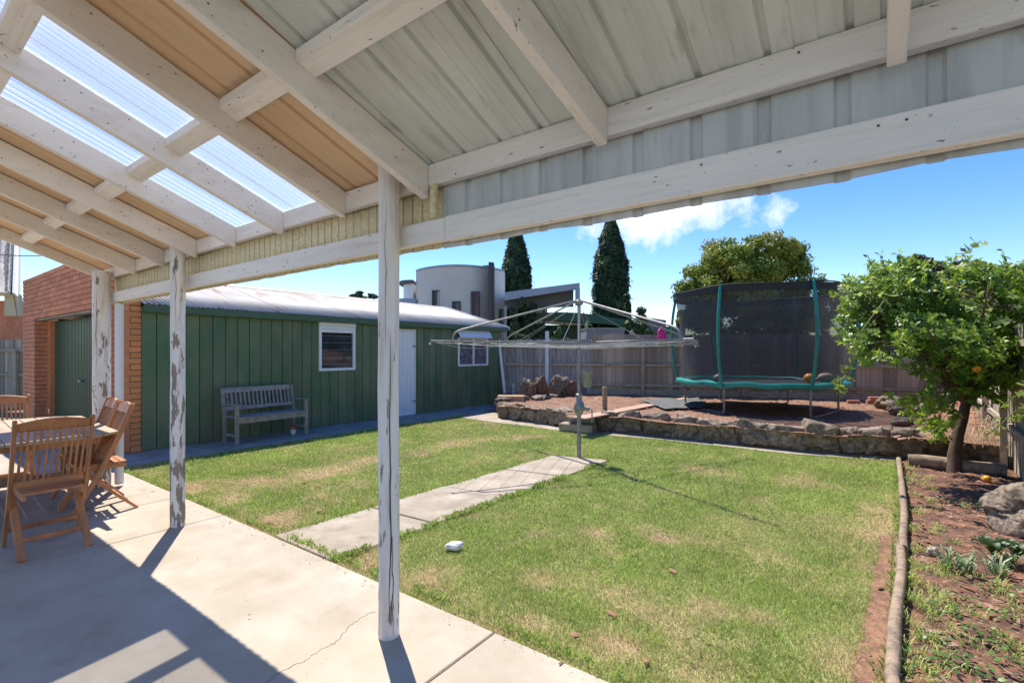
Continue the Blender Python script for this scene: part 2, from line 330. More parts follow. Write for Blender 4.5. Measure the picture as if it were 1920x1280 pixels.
def rock_mesh(name, mat, seed, sub=3, rough=.28, freq=1.3, flat=1., facet=.0):
    bm = bmesh.new(); bmesh.ops.create_icosphere(bm, subdivisions=sub, radius=.5)
    sd = Vector((seed*3.1, seed*1.7, seed*5.3))
    for v in bm.verts:
        n = v.co.normalized(); rg = lambda s, o: 1-2*abs(mnoise.noise(n*s+sd+Vector((o, o, o))))
        f = 1+rough*mnoise.noise(n*freq+sd)*1.8+(rough*(.22*rg(freq*1.9, 5)+.16*rg(freq*4.3, 9)+.12*mnoise.noise(n*freq*9+sd)+.08*mnoise.noise(n*freq*19+sd)) if rough > .05 else 0)
        q = n*.5*f; q = Vector([math.copysign(min(abs(c), .41+.03*math.sin(seed+i)+.03*mnoise.noise(n*4+sd)), c) for i, c in enumerate(q)]) if facet else q
        v.co = q; v.co.z *= flat
    me = bpy.data.meshes.new(name); bm.to_mesh(me); bm.free(); me.materials.append(mat)
    if not facet: me.shade_smooth()
    else: me.shade_smooth()
    return me

# value noise shared by ground and blades
_G = rng.random((64, 64))
def vnoise(x, y, s):
    x, y = np.asarray(x)*s, np.asarray(y)*s; xi, yi = np.floor(x).astype(int), np.floor(y).astype(int); fx, fy = x-xi, y-yi
    fx = fx*fx*(3-2*fx); fy = fy*fy*(3-2*fy); g = lambda a, b: _G[a % 64, b % 64]
    return (g(xi, yi)*(1-fx)+g(xi+1, yi)*fx)*(1-fy)+(g(xi, yi+1)*(1-fx)+g(xi+1, yi+1)*fx)*fy
def fbm(x, y, s): return (vnoise(x, y, s)+.5*vnoise(x+9, y+3, s*2.1)+.25*vnoise(x+5, y+17, s*4.3)+.12*vnoise(x+2, y+7, s*9.1))/1.87
def inpoly(x, y, poly):
    r = np.zeros(len(x), bool); n = len(poly)
    for i in range(n):
        x1, y1 = poly[i][:2]; x2, y2 = poly[(i+1) % n][:2]
        c = ((y1 > y) != (y2 > y)); 
        with np.errstate(divide='ignore', invalid='ignore'): xx = (x2-x1)*(y-y1)/(y2-y1+1e-12)+x1
        r ^= c & (x < xx)
    return r
def segdist(x, y, pts):
    d = np.full(len(x), 1e9)
    for (x1, y1), (x2, y2) in zip(pts[:-1], pts[1:]):
        dx, dy = x2-x1, y2-y1; t = np.clip(((x-x1)*dx+(y-y1)*dy)/(dx*dx+dy*dy), 0, 1); d = np.minimum(d, np.hypot(x-x1-t*dx, y-y1-t*dy))
    return d
def sheetgrid(name, poly, z, mat, step=.06, kind='structure', bump=0., dryf=None, parent=None, bs=3.):
    xs = [p[0] for p in poly]; ys = [p[1] for p in poly]
    gx = np.arange(min(xs)-step, max(xs)+step*2, step); gy = np.arange(min(ys)-step, max(ys)+step*2, step)
    X, Y = np.meshgrid(gx, gy, indexing='ij'); ny = len(gy)
    cx, cy = (X[:-1, :-1]+step/2).ravel(), (Y[:-1, :-1]+step/2).ravel(); keep = inpoly(cx, cy, poly)
    I = (np.arange(len(gx)-1)[:, None]*ny+np.arange(ny-1)[None, :]).ravel()[keep]
    F4 = np.stack([I, I+ny, I+ny+1, I+1], 1); used = np.unique(F4); remap = np.full(X.size, -1); remap[used] = np.arange(len(used))
    x, y = X.ravel()[used], Y.ravel()[used]; zz = z+bump*(fbm(x, y, bs)-.5)*2
    at = {'dry': dryf(x, y)} if dryf else None
    return npmesh(name, np.stack([x, y, zz], 1), remap[F4], mat, parent, at, kind, smooth=True)
M['speck'] = mk('speck', (.20, .155, .11), .9, .2, 30)
# ------------------------------------------------------------------ ground, lawn, paving
g = MB(); g.add([(-400, -400, -.12), (400, -400, -.12), (400, 400, -.12), (-400, 400, -.12)], [(0, 1, 2, 3)])
g.build('ground', M['far_ground'], kind='structure')
PE = 2.055                                   # garden edge of the patio
def xy(v): return (v[0], v[1])
LOGL = [C(1.05, 1.15), C(1.72, 2.21), C(2.75, 3.45), C(4.0, 5.02), C(5.30, 6.72)]
front = [P(*p) for p in [(925, 783), (1000, 793), (1110, 806), (1225, 815), (1350, 829), (1480, 843), (1600, 851), (1692, 857)]]
strip_out = [P(*p) for p in [(862, 781), (905, 788), (985, 797), (1050, 806), (1110, 813), (1225, 821), (1350, 835), (1480, 849), (1600, 857), (1680, 862)]]
SX = -7.92
lawn_poly = [(SX, PE), (-1.2, PE), xy(LOGL[0])]+[xy(p) for p in LOGL[1:]]+[xy(p) for p in reversed(strip_out)]+[(SX, 8.9)]
trail = [xy(P(*p)) for p in [(345, 912), (450, 905), (560, 890), (640, 876), (700, 858), (800, 842), (880, 825), (1000, 815)]]
spots = [(P(1125, 993), .14), (P(1240, 1003), .10), (P(1010, 1080), .16), (P(520, 972), .22), (P(690, 1045), .20), (P(800, 1090), .16), (P(600, 925), .16), (P(1330, 1130), .14), (P(1150, 1200), .16),
         (P(1330, 880), .3), (P(1500, 900), .3), (P(1590, 1230), .2), (P(1640, 1060), .12), (P(440, 930), .22), (P(1250, 1010), .1), (P(1420, 1150), .12)]
def dry(x, y):
    x, y = np.asarray(x, float), np.asarray(y, float); n = fbm(x, y, 3.2); n2 = fbm(x+40, y+11, 1.1)
    d = .20+np.clip((n-.54)*1.5, 0, .3)+np.clip((n2-.55)*1.0, 0, .2)
    d += np.clip(1-segdist(x, y, trail)/.42, 0, 1)*(.1+.9*n)
    for p, r in spots: d += np.clip(1.3-np.hypot(x-p.x, y-p.y)/r, 0, 1)*.75*(.2+n)
    d += np.clip(1-(y-PE)/.45, 0, 1)*.6*n+np.clip(1-segdist(x, y, [xy(p) for p in LOGL[:4]])/.38, 0, 1)*.8*n
    return np.clip(d, 0, 1)
sheetgrid('lawn', lawn_poly, -.026, M['thatch'], .05, 'structure', .008, dry)
# patio: base plus slabs with open joints
base = MB(); base.b2((-14, -3, -.11), (4, PE-.02, -.03)); pat = base.build('patio', M['crack'], kind='structure')
jx = [-14, -10.9, -7.85, -5.78, -4.80, -1.625, 1.4, 4]
for a, b in zip(jx[:-1], jx[1:]):
    s = MB(); s.b2((a+.004, -2.9, -.09), (b-.004, PE, 0)); s.build('concrete_slab', M['concrete'], pat, bevel=.006)
cr = [P(*p) for p in [(705, 1147), (690, 1150), (668, 1165), (652, 1177), (640, 1192), (628, 1204), (612, 1213), (588, 1226), (570, 1240), (545, 1250), (520, 1262), (505, 1275), (490, 1290)]]
c = MB(); q = [cr[0]]
for a, b in zip(cr[:-1], cr[1:]):
    d = b-a; nn = Vector((-d.y, d.x, 0)).normalized()
    for t in (.2, .4, .6, .8): q.append(a+d*t+nn*random.uniform(-.010, .010))
    q.append(b)
for i, (a, b) in enumerate(zip(q[:-1], q[1:])): c.bar((a.x, a.y, 0), (b.x, b.y, 0), .0012+.0028*random.random()**2, .002)
c.build('crack', M['crack'], pat)
lip = MB(); lp = [P(*p) for p in [(600, 1056), (640, 1062), (700, 1092), (760, 1116), (905, 1168)]]
lip.prism([(p.x, p.y, -.06) for p in lp]+[(-1.9, PE-.05, -.06), (-3.2, PE-.05, -.06)], (0, 0, .052)); lip.build('patio_lip', M['path'], pat, bevel=.01)
# garden path of square slabs
def pline(a, b, t): return (a[0]+(b[0]-a[0])*t, a[1]+(b[1]-a[1])*t)
pl0, pl1, pr0, pr1 = (-3.95, 2.07), (-3.74, 6.08), (-3.13, 2.07), (-2.94, 6.28)
pb = MB(); pb.prism([(*pl0, -.08), (*pr0, -.08), (*pr1, -.08), (*pl1, -.08)], (0, 0, .05)); pth = pb.build('garden_path', M['crack'], kind='structure')
ts = [0, .235, .475, .73, 1.0]
for k, (a, b) in enumerate(zip(ts[:-1], ts[1:])):
    a2, b2 = a+.002, b-.002; q = [pline(pl0, pl1, a2), pline(pr0, pr1, a2), pline(pr0, pr1, b2), pline(pl0, pl1, b2)]
    s = MB(); s.prism([(x, y, -.05) for x, y in q], (0, 0, .046+.004*(k % 2))); s.build('path_slab', M['path'], pth, bevel=.006)
# strip beside the shed and mowing strip under the stone wall
sp = MB(); ys = [PE+.0, 3.6, 5.2, 6.9, 8.6, 10.3, 12.2]
spb = MB(); spb.b2((-9.0, PE, -.1), (SX-.01, 12.2, -.03)); shp = spb.build('side_path', M['crack'], kind='structure')
for a, b in zip(ys[:-1], ys[1:]):
    s = MB(); s.b2((-9.0, a+.006, -.09), (SX+.02*math.sin(a), b-.006, -.004)); s.build('path_slab', M['strip'], shp, bevel=.008)
ms = MB(); n = len(strip_out); inn = [P(*p) for p in [(925, 772), (930, 780)]]+front
poly = strip_out+[P(1690, 852)]+list(reversed([P(*p) for p in [(905, 768), (1000, 788), (1110, 801), (1225, 811), (1350, 824), (1480, 838), (1600, 846)]]))
ms.prism([(p.x, p.y, -.09) for p in poly], (0, 0, .082)); ms.build('mowing_strip', M['path'], kind='structure')

# grass blades
def blades(name, poly, dens, hgt, wid, mat, dryf=None, z0=-.022, far=None, extra=None, curl=.5):
    xs = [p[0] for p in poly]; ys = [p[1] for p in poly]; A = (max(xs)-min(xs))*(max(ys)-min(ys))
    V = []; 
    n = int(A*dens); x = rng.uniform(min(xs), max(xs), n); y = rng.uniform(min(ys), max(ys), n)
    Z = -x*sn+y*cs; Xc = x*cs+y*sn
    k = inpoly(x, y, poly) & (rng.random(n) < np.clip((3.0/np.maximum(Z, 1.2))**1.25, 0, 1)) & (Z > .8) & (np.abs(Xc) < Z*1.15+.6)
    if extra is not None: k &= extra(x, y)
    x, y, Z = x[k], y[k], Z[k]; n = len(x)
    d = dryf(x, y) if dryf else np.zeros(n)
    a = rng.uniform(0, 2*np.pi, n); h = hgt*rng.uniform(.45, 1.25, n)*(1-.45*d)*(.45+1.1*fbm(x, y, 6)); w = wid*rng.uniform(.7, 1.3, n)*np.clip(Z/3.0, 1, 3.2)**.8
    lean = rng.uniform(.15, 1.1, n)*curl*2; la = rng.uniform(0, 2*np.pi, n)
    lx, ly = np.cos(la)*lean*h, np.sin(la)*lean*h; wx, wy = np.cos(a)*w/2, np.sin(a)*w/2; z = np.full(n, z0)
    v = np.stack([np.stack([x-wx, y-wy, z], 1), np.stack([x+wx, y+wy, z], 1), np.stack([x+lx*.4+wx*.8, y+ly*.4+wy*.8, z+h*.62], 1), np.stack([x+lx*.4-wx*.8, y+ly*.4-wy*.8, z+h*.62], 1),
                  np.stack([x+lx, y+ly, z+h*.95], 1)], 1).reshape(-1, 3)
    b = np.arange(n)*5; f = np.concatenate([np.stack([b, b+1, b+2], 1), np.stack([b, b+2, b+3], 1), np.stack([b+3, b+2, b+4], 1)])
    dd = np.clip(d*1.05+rng.uniform(-.45, .55, n)*(d > .03), 0, 1)
    return npmesh(name, v, f, mat, None, {'dry': np.repeat(dd, 5), 'rnd2': np.repeat(rng.random(n), 5), 'rnd': np.repeat(rng.random(n), 5)}, 'stuff')
pathp = [pl0, pr0, pr1, pl1]
bare = [xy(P(*p)) for p in [(1655, 1000), (1672, 1000), (1668, 1300), (1600, 1300)]]
def notpath(x, y): return ~inpoly(x, y, pathp) & ~(inpoly(x, y, bare) & (rng.random(len(x)) < .93))
gr = blades('grass', lawn_poly, 26000, .026, .0035, M['blade'], dry, extra=notpath)
gt = blades('grass_clumps', lawn_poly, 1500, .055, .0042, M['blade'], lambda x, y: dry(x, y)*.25, extra=lambda x, y: notpath(x, y) & (fbm(x, y, 3.5) > .56), curl=.7)
tag(gt, 'longer ragged clumps of greener grass in the lawn')
tag(gr, 'short mown lawn grass, green with straw coloured patches')
def edge_grass(pts, w, n, h=.05):
    xs = []; ys = []
    for (a, b) in zip(pts[:-1], pts[1:]):
        L = math.hypot(b[0]-a[0], b[1]-a[1]); m = int(n*L); t = rng.random(m); keep = vnoise(a[0]+(b[0]-a[0])*t, a[1]+(b[1]-a[1])*t, 7.) > .42; t = t[keep]; m = len(t)
        xs.append(a[0]+(b[0]-a[0])*t+rng.normal(0, w, m)); ys.append(a[1]+(b[1]-a[1])*t+rng.normal(0, w, m))
    x, y = np.concatenate(xs), np.concatenate(ys); n = len(x); hh = h*rng.uniform(.4, 1.2, n); la = rng.uniform(0, 2*np.pi, n); a = rng.uniform(0, np.pi, n); w_ = .0035
    z = np.full(n, -.02); lx, ly = np.cos(la)*hh*.7, np.sin(la)*hh*.7; wx, wy = np.cos(a)*w_/2, np.sin(a)*w_/2
    v = np.stack([np.stack([x-wx, y-wy, z], 1), np.stack([x+wx, y+wy, z], 1), np.stack([x+lx*.4, y+ly*.4, z+hh*.7], 1), np.stack([x+lx, y+ly, z+hh*.85], 1)], 1).reshape(-1, 3)
    b = np.arange(n)*4; f = np.concatenate([np.stack([b, b+1, b+2], 1), np.stack([b+1, b+3, b+2], 1)])
    return v, f, n
v, f, n = edge_grass([pr0, pr1], .025, 900); v2, f2, n2 = edge_grass([pl0, pl1], .02, 500, .04); v3, f3, n3 = edge_grass([(SX, PE+.02), (-1.9, PE+.10), (.2, PE+.02)], .02, 420, .045)
v4, f4, n4 = edge_grass([xy(p) for p in LOGL], .03, 500, .045)
vv = np.concatenate([v, v2, v3, v4]); ff = np.concatenate([f, f2+len(v), f3+len(v)+len(v2), f4+len(v)+len(v2)+len(v3)]); nn = len(vv)//4
npmesh('edge_grass', vv, ff, M['blade'], None, {'dry': np.repeat(rng.uniform(0, .5, nn), 4), 'rnd2': np.repeat(rng.random(nn), 4)}, 'stuff')

# raised bed soil, right-hand bed soil
FA, FB = C(-.45, 14.85), C(11.15, 11.95)      # back fence line
bed = [P(925, 781), P(1000, 789), P(1110, 801), P(1225, 810), P(1350, 823), P(1480, 837), P(1600, 845), P(1700, 850), P(1886, 864), C(11.3, 12.0), FB, FA]
bed = [xy(p) for p in bed]
def soil(name, poly, z, mat, bump, bs, step=.07):
    return sheetgrid(name, poly, z, mat, step, 'structure', bump, None, None, bs)
soil('raised_bed', [xy(p) for p in [P(932, 762, .26), P(1062, 776, .26), P(1064, 789, .2), P(1108, 791, .2), P(1112, 781, .26), P(1225, 791, .26), P(1350, 801, .26), P(1480, 812, .26), P(1600, 820, .26), P(1700, 824, .26), P(1882, 838, .26)]]+[xy(C(11.4, 12.1)), xy(FB), xy(FA)], .285, M['soil'], .04, 2.2)
rb = [xy(p) for p in LOGL]+[xy(P(1700, 856)), xy(P(1890, 872)), xy(C(7.2, 7.0)), xy(C(4.6, 3.9)), xy(C(3.0, .9))]
soil('garden_bed', rb, -.015, M['soil_dark'], .035, 4., .05)
def chips(name, poly, z, n, size, mat, zf=None, lab=None):
    xs = [p[0] for p in poly]; ys = [p[1] for p in poly]; x = rng.uniform(min(xs), max(xs), n*3); y = rng.uniform(min(ys), max(ys), n*3)
    k = inpoly(x, y, poly) & (rng.random(len(x)) < .25+fbm(x, y, 2)); x, y = x[k][:n], y[k][:n]; n = len(x)
    a = rng.uniform(0, np.pi, n); l = size*rng.lognormal(0, .5, n); w = l*rng.uniform(.2, .6, n); tilt = rng.uniform(-.5, .5, n)*l; zz = z+rng.uniform(0, .02, n)+(zf(x, y) if zf else 0)
    ux, uy = np.cos(a)*l/2, np.sin(a)*l/2; wx, wy = -np.sin(a)*w/2, np.cos(a)*w/2
    v = np.stack([np.stack([x-ux-wx, y-uy-wy, zz-tilt*.3], 1), np.stack([x+ux-wx*.6, y+uy-wy*.6, zz+tilt*.3], 1), np.stack([x+ux*.8+wx, y+uy*.8+wy, zz+tilt*.4+w*.2], 1), np.stack([x-ux+wx, y-uy+wy, zz-tilt*.2+w*.3], 1)], 1).reshape(-1, 3)
    b = np.arange(n)*4; f = np.stack([b, b+1, b+2, b+3], 1)
    o = npmesh(name, v, f, mat, None, {'rnd': np.repeat(rng.random(n), 4)}, 'stuff'); return tag(o, lab)
bedpoly = [xy(p) for p in [P(945, 762, .3), P(1225, 789, .3), P(1480, 810, .3), P(1870, 836, .3)]]+[xy(C(11, 11.8)), xy(C(-.3, 14.4))]
zb = lambda x, y: .04*(fbm(x, y, 2.2)-.5)*2
chips('mulch', bedpoly, .288, 7000, .026, M['chip'], zb, 'wood chips scattered over the raised bed')
bs_ = MB(); bq = [P(*p) for p in [(1648, 1000), (1676, 1000), (1672, 1120), (1668, 1300), (1585, 1300), (1612, 1180), (1636, 1080)]]; bs_.prism([(p.x, p.y, -.05) for p in bq], (0, 0, .036)); bs_.build('bare_earth', M['soil'], kind='structure', bevel=.01)
chips('leaf_litter', rb, -.012, 3500, .022, M['chip'], lambda x, y: .035*(fbm(x, y, 4.)-.5)*2, 'small chips and leaf litter on the right bed')

# ------------------------------------------------------------------ rough stone walls
rocks = [rock_mesh('stone', M['stone'], k+1, 4, .34, 1.5, .95, facet=.1) for k in range(7)]
pale = [rock_mesh('pale_stone', M['limestone'], k+20, 3, .32, 1.6, .7) for k in range(4)]
def stone_wall(name, pts, h, label, cat='wall', s0=.42, dep=.34, rl=rocks, core=True, z0=-.02, courses=1):
    root = empty(name, pts[0], 0, label, cat)
    if core:
        m = MB(); pp = [Vector(p) for p in pts]
        for a, b in zip(pp[:-1], pp[1:]):
            d = (b-a).normalized(); nrm = Vector((-d.y, d.x, 0)); 
            if nrm.y < 0: nrm = -nrm
            l = (b-a).length; k = max(2, int(l/.25))
            for i in range(k):
                p, q = a+(b-a)*(i/k), a+(b-a)*((i+1.06)/k); hh = h*(.84+.3*mnoise.noise(p*3))
                o_ = .03*mnoise.noise(p*5+Vector((3, 3, 3)))
                m.prism([(*(p+nrm*(.075+o_))[:2], z0-.05), (*(q+nrm*(.075+o_))[:2], z0-.05), (*(q+nrm*.34)[:2], z0-.05), (*(p+nrm*.34)[:2], z0-.05)], (0, 0, hh+.05-z0))
        m.build('mortar_core', M['stone_mortar'], root, bevel=.03)
    L = sum((Vector(b)-Vector(a)).length for a, b in zip(pts[:-1], pts[1:])); s = 0.; k = 0
    while s < L:
        w = s0*random.uniform(.65, 1.35); t = s+w/2; acc = 0
        for a, b in zip(pts[:-1], pts[1:]):
            a, b = Vector(a), Vector(b); l = (b-a).length
            if acc+l >= t or b == Vector(pts[-1]):
                d = (b-a).normalized(); p = a+d*min(t-acc, l); nrm = Vector((-d.y, d.x, 0)); nrm = -nrm if nrm.y < 0 else nrm; break
            acc += l
        for c_ in range(courses):
            hh = h/courses*random.uniform(1.02, 1.3); 
            inst('stone', random.choice(rl), (p.x+nrm.x*(dep*.42)+random.uniform(-.02, .02), p.y+nrm.y*dep*.42, z0+h*(c_+.5)/courses+random.uniform(-.01, .035)), (random.uniform(-.25, .25), random.uniform(-.25, .25), math.atan2(d.y, d.x)+random.choice((0, 3.14159))+random.uniform(-.2, .2)),
                 (w*1.25, dep*random.uniform(.9, 1.2), hh*1.22), root)
        s += w*.95; k += 1
    return root
fr = lambda l: [P(*p) for p in l]
stone_wall('stone_wall', fr([(930, 781), (1000, 792), (1056, 799)]), .33, 'short stretch of rough basalt retaining wall between shed corner and concrete step')
stone_wall('stone_wall', fr([(1116, 806), (1225, 815), (1350, 829), (1480, 843), (1600, 851), (1700, 857)]), .36, 'long rough basalt retaining wall along the back of the lawn below the trampoline', s0=.44)
stone_wall('stone_wall', fr([(1715, 853), (1800, 858), (1868, 864)]), .24, 'low stone wall end behind the round log and the orange tree trunk')
stone_wall('stone_edging', [P(930, 778), P(938, 768, .1), P(950, 757, .25), P(1000, 750, .28), P(1080, 737, .3), P(1150, 730, .3)], .16, 'low irregular stone edging curving from the shed corner back towards the fence', 'edging', s0=.34, dep=.22, core=False, z0=.20)

gp = [xy(P(*p)) for p in [(0, 1280), (400, 1280), (900, 1280), (1160, 1280), (960, 1195), (720, 1100), (240, 890), (0, 900)]]
chips('grit', gp, .0005, 420, .0045, M['speck'], None, 'specks of grit and leaf crumbs on the concrete patio')
ej = [xy(P(*p)) for p in [(240, 889), (1160, 1283), (1100, 1283), (230, 905)]]
chips('edge_crumbs', ej, .0005, 700, .006, M['speck'], None, 'dry grass crumbs along the edge of the patio')
# ------------------------------------------------------------------ verandah
BY = 1.77; SL = .38; RB = 2.31; RT = 2.465
def zr(y): return RT+SL*(BY-y)
ver = empty('verandah', (-3, 1.7, 0), 0, 'white painted timber patio cover with steel, brown and clear roof sheets on round posts', 'patio cover')
def beam(z0, z1, x0, x1, nm, y0=BY, y1=BY+.045):
    m = MB(); m.b2((x0, y0, z0), (x1, y1, z1)); return m.build(nm, M['paintX'], ver, bevel=.004)
beam(2.35, 2.463, -7.35, -1.9, 'upper_beam'); beam(2.352, 2.464, -1.897, 2.6, 'upper_beam')
beam(2.062, 2.176, -7.0, -1.72, 'lower_beam', BY, BY+.045); beam(2.058, 2.180, -1.717, 2.6, 'lower_beam', BY-.002, BY+.045)
def post(x, y, r, h, lean=0., mat='paintZ'):
    m = MB(); pts = []; n = 22
    for i in range(n+1):
        t = i/n; pts.append((x+lean*t+.006*mnoise.noise(Vector((x, 0, t*3))), y+.005*mnoise.noise(Vector((x, 5, t*3))), h*t))
    m.tube(pts, [r*(1+.035*mnoise.noise(Vector((x*3, 1, i*.6)))) for i in range(n+1)], 24); p = m.build('post', M[mat], ver, smooth=True); return p
post(-2.06, 1.70, .0545, 2.60, .0); post(-4.83, 1.69, .056, 2.47, 0, 'paintZ2'); post(-6.92, 1.68, .082, 2.40, .0, 'paintZ2')
# long drying split in the front post, and bare wood where paint has gone near the feet
m = MB()
def split_line(px_, py_, r, a0, z0, z1, w, seed):
    n = 40; L_, R_ = [], []
    for i in range(n+1):
        t = i/n; z = z0+(z1-z0)*t; a = a0+.16*mnoise.noise(Vector((seed, 0, t*5)))+.05*mnoise.noise(Vector((seed, 3, t*22))); ww = w*math.sin(math.pi*t)**.6*(.6+.8*abs(mnoise.noise(Vector((seed, 9, t*9)))))
        for s_, q in ((-1, L_), (1, R_)):
            aa = a+s_*ww/2/r; q.append((px_+math.cos(aa)*(r+.0035), py_+math.sin(aa)*(r+.0035), z))
    m.add(L_+R_, [(k, k+1, n+2+k, n+1+k) for k in range(n)])
fa_ = math.atan2(-1.70, 2.06)
split_line(-2.06, 1.70, .0545, fa_+.12, .06, 1.62, .009, 1.); split_line(-2.06, 1.70, .0545, fa_+.35, .02, .55, .006, 2.); split_line(-2.06, 1.70, .0545, fa_-.3, 1.5, 2.3, .003, 3.); split_line(-4.83, 1.69, .056, fa_+.1, 1.7, 2.4, .004, 5.); split_line(-6.92, 1.68, .082, fa_-.1, 1.2, 2.2, .006, 7.)
m.build('split', M['crack'], ver, kind='stuff')
def rafter(x, x2=None, y2=-.9, ztip=RB, w=.045, y0=BY-.001, drop=0, mat='paintY'):
    x2 = x if x2 is None else x2; m = MB(); n = 1
    A = [(x, y0, ztip), (x, y0, RT-.002), (x2, y2, zr(y2)-.002), (x2, y2, zr(y2)-(RT-RB)-drop)]
    m.prism([(a-w/2, b, c) for a, b, c in A], (w, 0, 0)); o = m.build('rafter', M[mat], ver, bevel=.003); return o
rx = [(-7.27, -7.0, 2.35), (-6.18, -6.18, 2.31), (-5.40, -5.40, 2.31), (-4.67, -4.67, 2.31), (-3.96, -3.96, 2.31), (-3.27, -3.27, 2.31), (-2.565, -2.59, 2.31), (-1.855, -2.03, 2.29), (-.856, -1.14, 2.315), (.06, .06, 2.315), (.98, .98, 2.31), (1.9, 1.9, 2.31)]
for x, x2, zt in rx: rafter(x, x2, ztip=zt)
# blocks between the rafters in three rows
for yrow, skip in ((1.12, ()), (.44, ()), (-.3, ())):
    for i in range(len(rx)-1):
        t = (BY-yrow)/(BY+.9); xa = rx[i][0]+(rx[i][1]-rx[i][0])*t+.023; xb = rx[i+1][0]+(rx[i+1][1]-rx[i+1][0])*t-.023
        if i >= 9 and yrow > .9: continue
        if i == 8 and yrow > .9: continue
        dz = SL*.035; m = MB(); yy = yrow+.01*math.sin(i*5); hgt = .052
        m.prism([(xa, yy-.044, zr(yy-.044)-.006), (xa, yy+.044, zr(yy+.044)-.006), (xa, yy+.044, zr(yy+.044)-hgt), (xa, yy-.044, zr(yy-.044)-hgt)], (xb-xa, 0, 0)); m.build('batten', M['paintX'], ver, bevel=.003)
# roof sheets
def prof(x0, x1, pitch=.22, rw=.020, rh=.018, ph=0., flute=True):
    pts = [(x0, 0.)]; k = math.floor((x0-ph)/pitch)+1
    while ph+k*pitch < x1-rw:
        c_ = ph+k*pitch
        if c_-rw/2 > x0+.01:
            for f_ in (-.36, -.14): pts += [(c_+pitch*0-rw/2+(f_-0)*.0, 0)] if False else []
            pts += [(c_-rw/2-.004, 0), (c_-rw/2+.004, rh), (c_+rw/2-.004, rh), (c_+rw/2+.004, 0)]
            mid = c_+pitch*.5
            if flute and mid < x1-.03: pts += [(mid-.038, 0), (mid-.033, .004), (mid-.012, .004), (mid-.006, 0), (mid+.028, 0), (mid+.034, .004), (mid+.055, .004), (mid+.060, 0)]
        k += 1
    pts.append((x1, 0)); return pts
def roof_sheet(x0, x1, mat, dz=.004, ph=0., label=None, rh=.018, y0=BY+.11, ye=-.95):
    pr = prof(x0, x1, ph=ph, rh=rh); m = MB(); ys = np.linspace(y0, ye, 2)
    vs = []; 
    for y in ys:
        for (x, h) in pr: vs.append((x, y, zr(y)+dz+h))
    n = len(pr); m.add(vs, [(i*n+k, i*n+k+1, (i+1)*n+k+1, (i+1)*n+k) for i in range(1) for k in range(n-1)])
    return m.build('roof_sheet', M[mat], ver, solid=.0012, label=label)
roof_sheet(-7.42, -6.62, 'brown', .004, -.05); roof_sheet(-6.60, -5.84, 'brown', .007, -.05); roof_sheet(-5.86, -5.1, 'brown', .004, -.05); roof_sheet(-5.12, -4.36, 'brown', .007, -.05)
roof_sheet(-4.38, -3.60, 'clear', .004, -.07, 'clear plastic sheet'); roof_sheet(-3.62, -2.60, 'clear', .008, -.07, 'clear plastic sheet')
roof_sheet(-2.62, -1.87, 'brown', .012, -.04)
x = -1.88; k = 0
while x < 2.7: roof_sheet(x, x+.78, 'zinc', .003+.004*(k % 2), -.05, 'pale grey steel sheet' if k == 0 else None); x += .76; k += 1
# fascia: upright sheets behind the two beams
def fascia(x0, x1, mat, z0, z1, y, ph, pitch=.22, rh=.014, label=None, corr=False):
    if corr:
        pr = [(x, -.007*(1-abs(math.cos(math.pi*x/.076))**.5)) for x in np.arange(x0, x1, .076/20)]+[(x1, 0)]
    else: pr = prof(x0, x1, pitch, .040, rh, ph, False)
    m = MB(); n = len(pr); m.add([(x, y+h, z0+(.012*mnoise.noise(Vector((x*3, 0, 0))) if not corr else .006*mnoise.noise(Vector((x*9, 0, 0))))) for x, h in pr]+[(x, y+h, z1) for x, h in pr], [(k, k+1, n+k+1, n+k) for k in range(n-1)])
    o = m.build('fascia_sheet', M[mat], ver, solid=.0012, label=label, smooth=corr)
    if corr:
        at = o.data.attributes.new('dry', 'FLOAT', 'POINT')  # shade painted along the grooves per vertex; attribute name shared with the grass
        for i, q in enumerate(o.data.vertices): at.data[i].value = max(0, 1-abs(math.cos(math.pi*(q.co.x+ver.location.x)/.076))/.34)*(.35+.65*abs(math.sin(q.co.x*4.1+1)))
    return o
fascia(-1.78, -1.05, 'fascia', 2.034, 2.455, 1.826, -.07, label='flat grey fascia sheet'); fascia(-1.07, -.32, 'fascia', 2.031, 2.455, 1.823, -.07); fascia(-.34, .42, 'fascia', 2.034, 2.455, 1.826, -.07); fascia(.40, 1.2, 'fascia', 2.031, 2.455, 1.823, -.07); fascia(1.18, 2.6, 'fascia', 2.034, 2.455, 1.826, -.07)
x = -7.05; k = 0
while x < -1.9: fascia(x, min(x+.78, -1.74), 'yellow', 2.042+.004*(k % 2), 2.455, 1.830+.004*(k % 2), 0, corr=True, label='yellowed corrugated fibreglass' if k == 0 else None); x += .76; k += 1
m = MB(); m.b2((-1.86, 1.820, 2.18), (-1.83, 1.822+.01, 2.35)); m.b2((-1.80, 1.748, 2.18), (-1.765, 1.768, 2.349)); m.build('cover_strip', M['yellow'], ver)
m = MB(); m.tube([(-6.78, 1.80, .03), (-6.78, 1.80, 2.04)], .042, 14); m.build('downpipe', M['white'], ver, smooth=True)
# nail heads and rust dots on the timbers
m = MB()
for i, (x, x2, zt) in enumerate(rx[:11]):
    for q in range(9):
        y = random.uniform(.1, 1.7); t = (BY-y)/(BY+.9); xx = x+(x2-x)*t+.0235; z = zr(y)-random.choice((.03, .11))-random.uniform(0, .015); m.box((xx, y, z), (.0012, .006, .006))
for q in range(26):
    x = random.uniform(-6.5, 1.5); m.box((x, BY-.003, random.choice((2.085, 2.155, 2.375, 2.44))), (.006, .003, .006))
m.build('nail_heads', M['crack'], ver, kind='stuff')

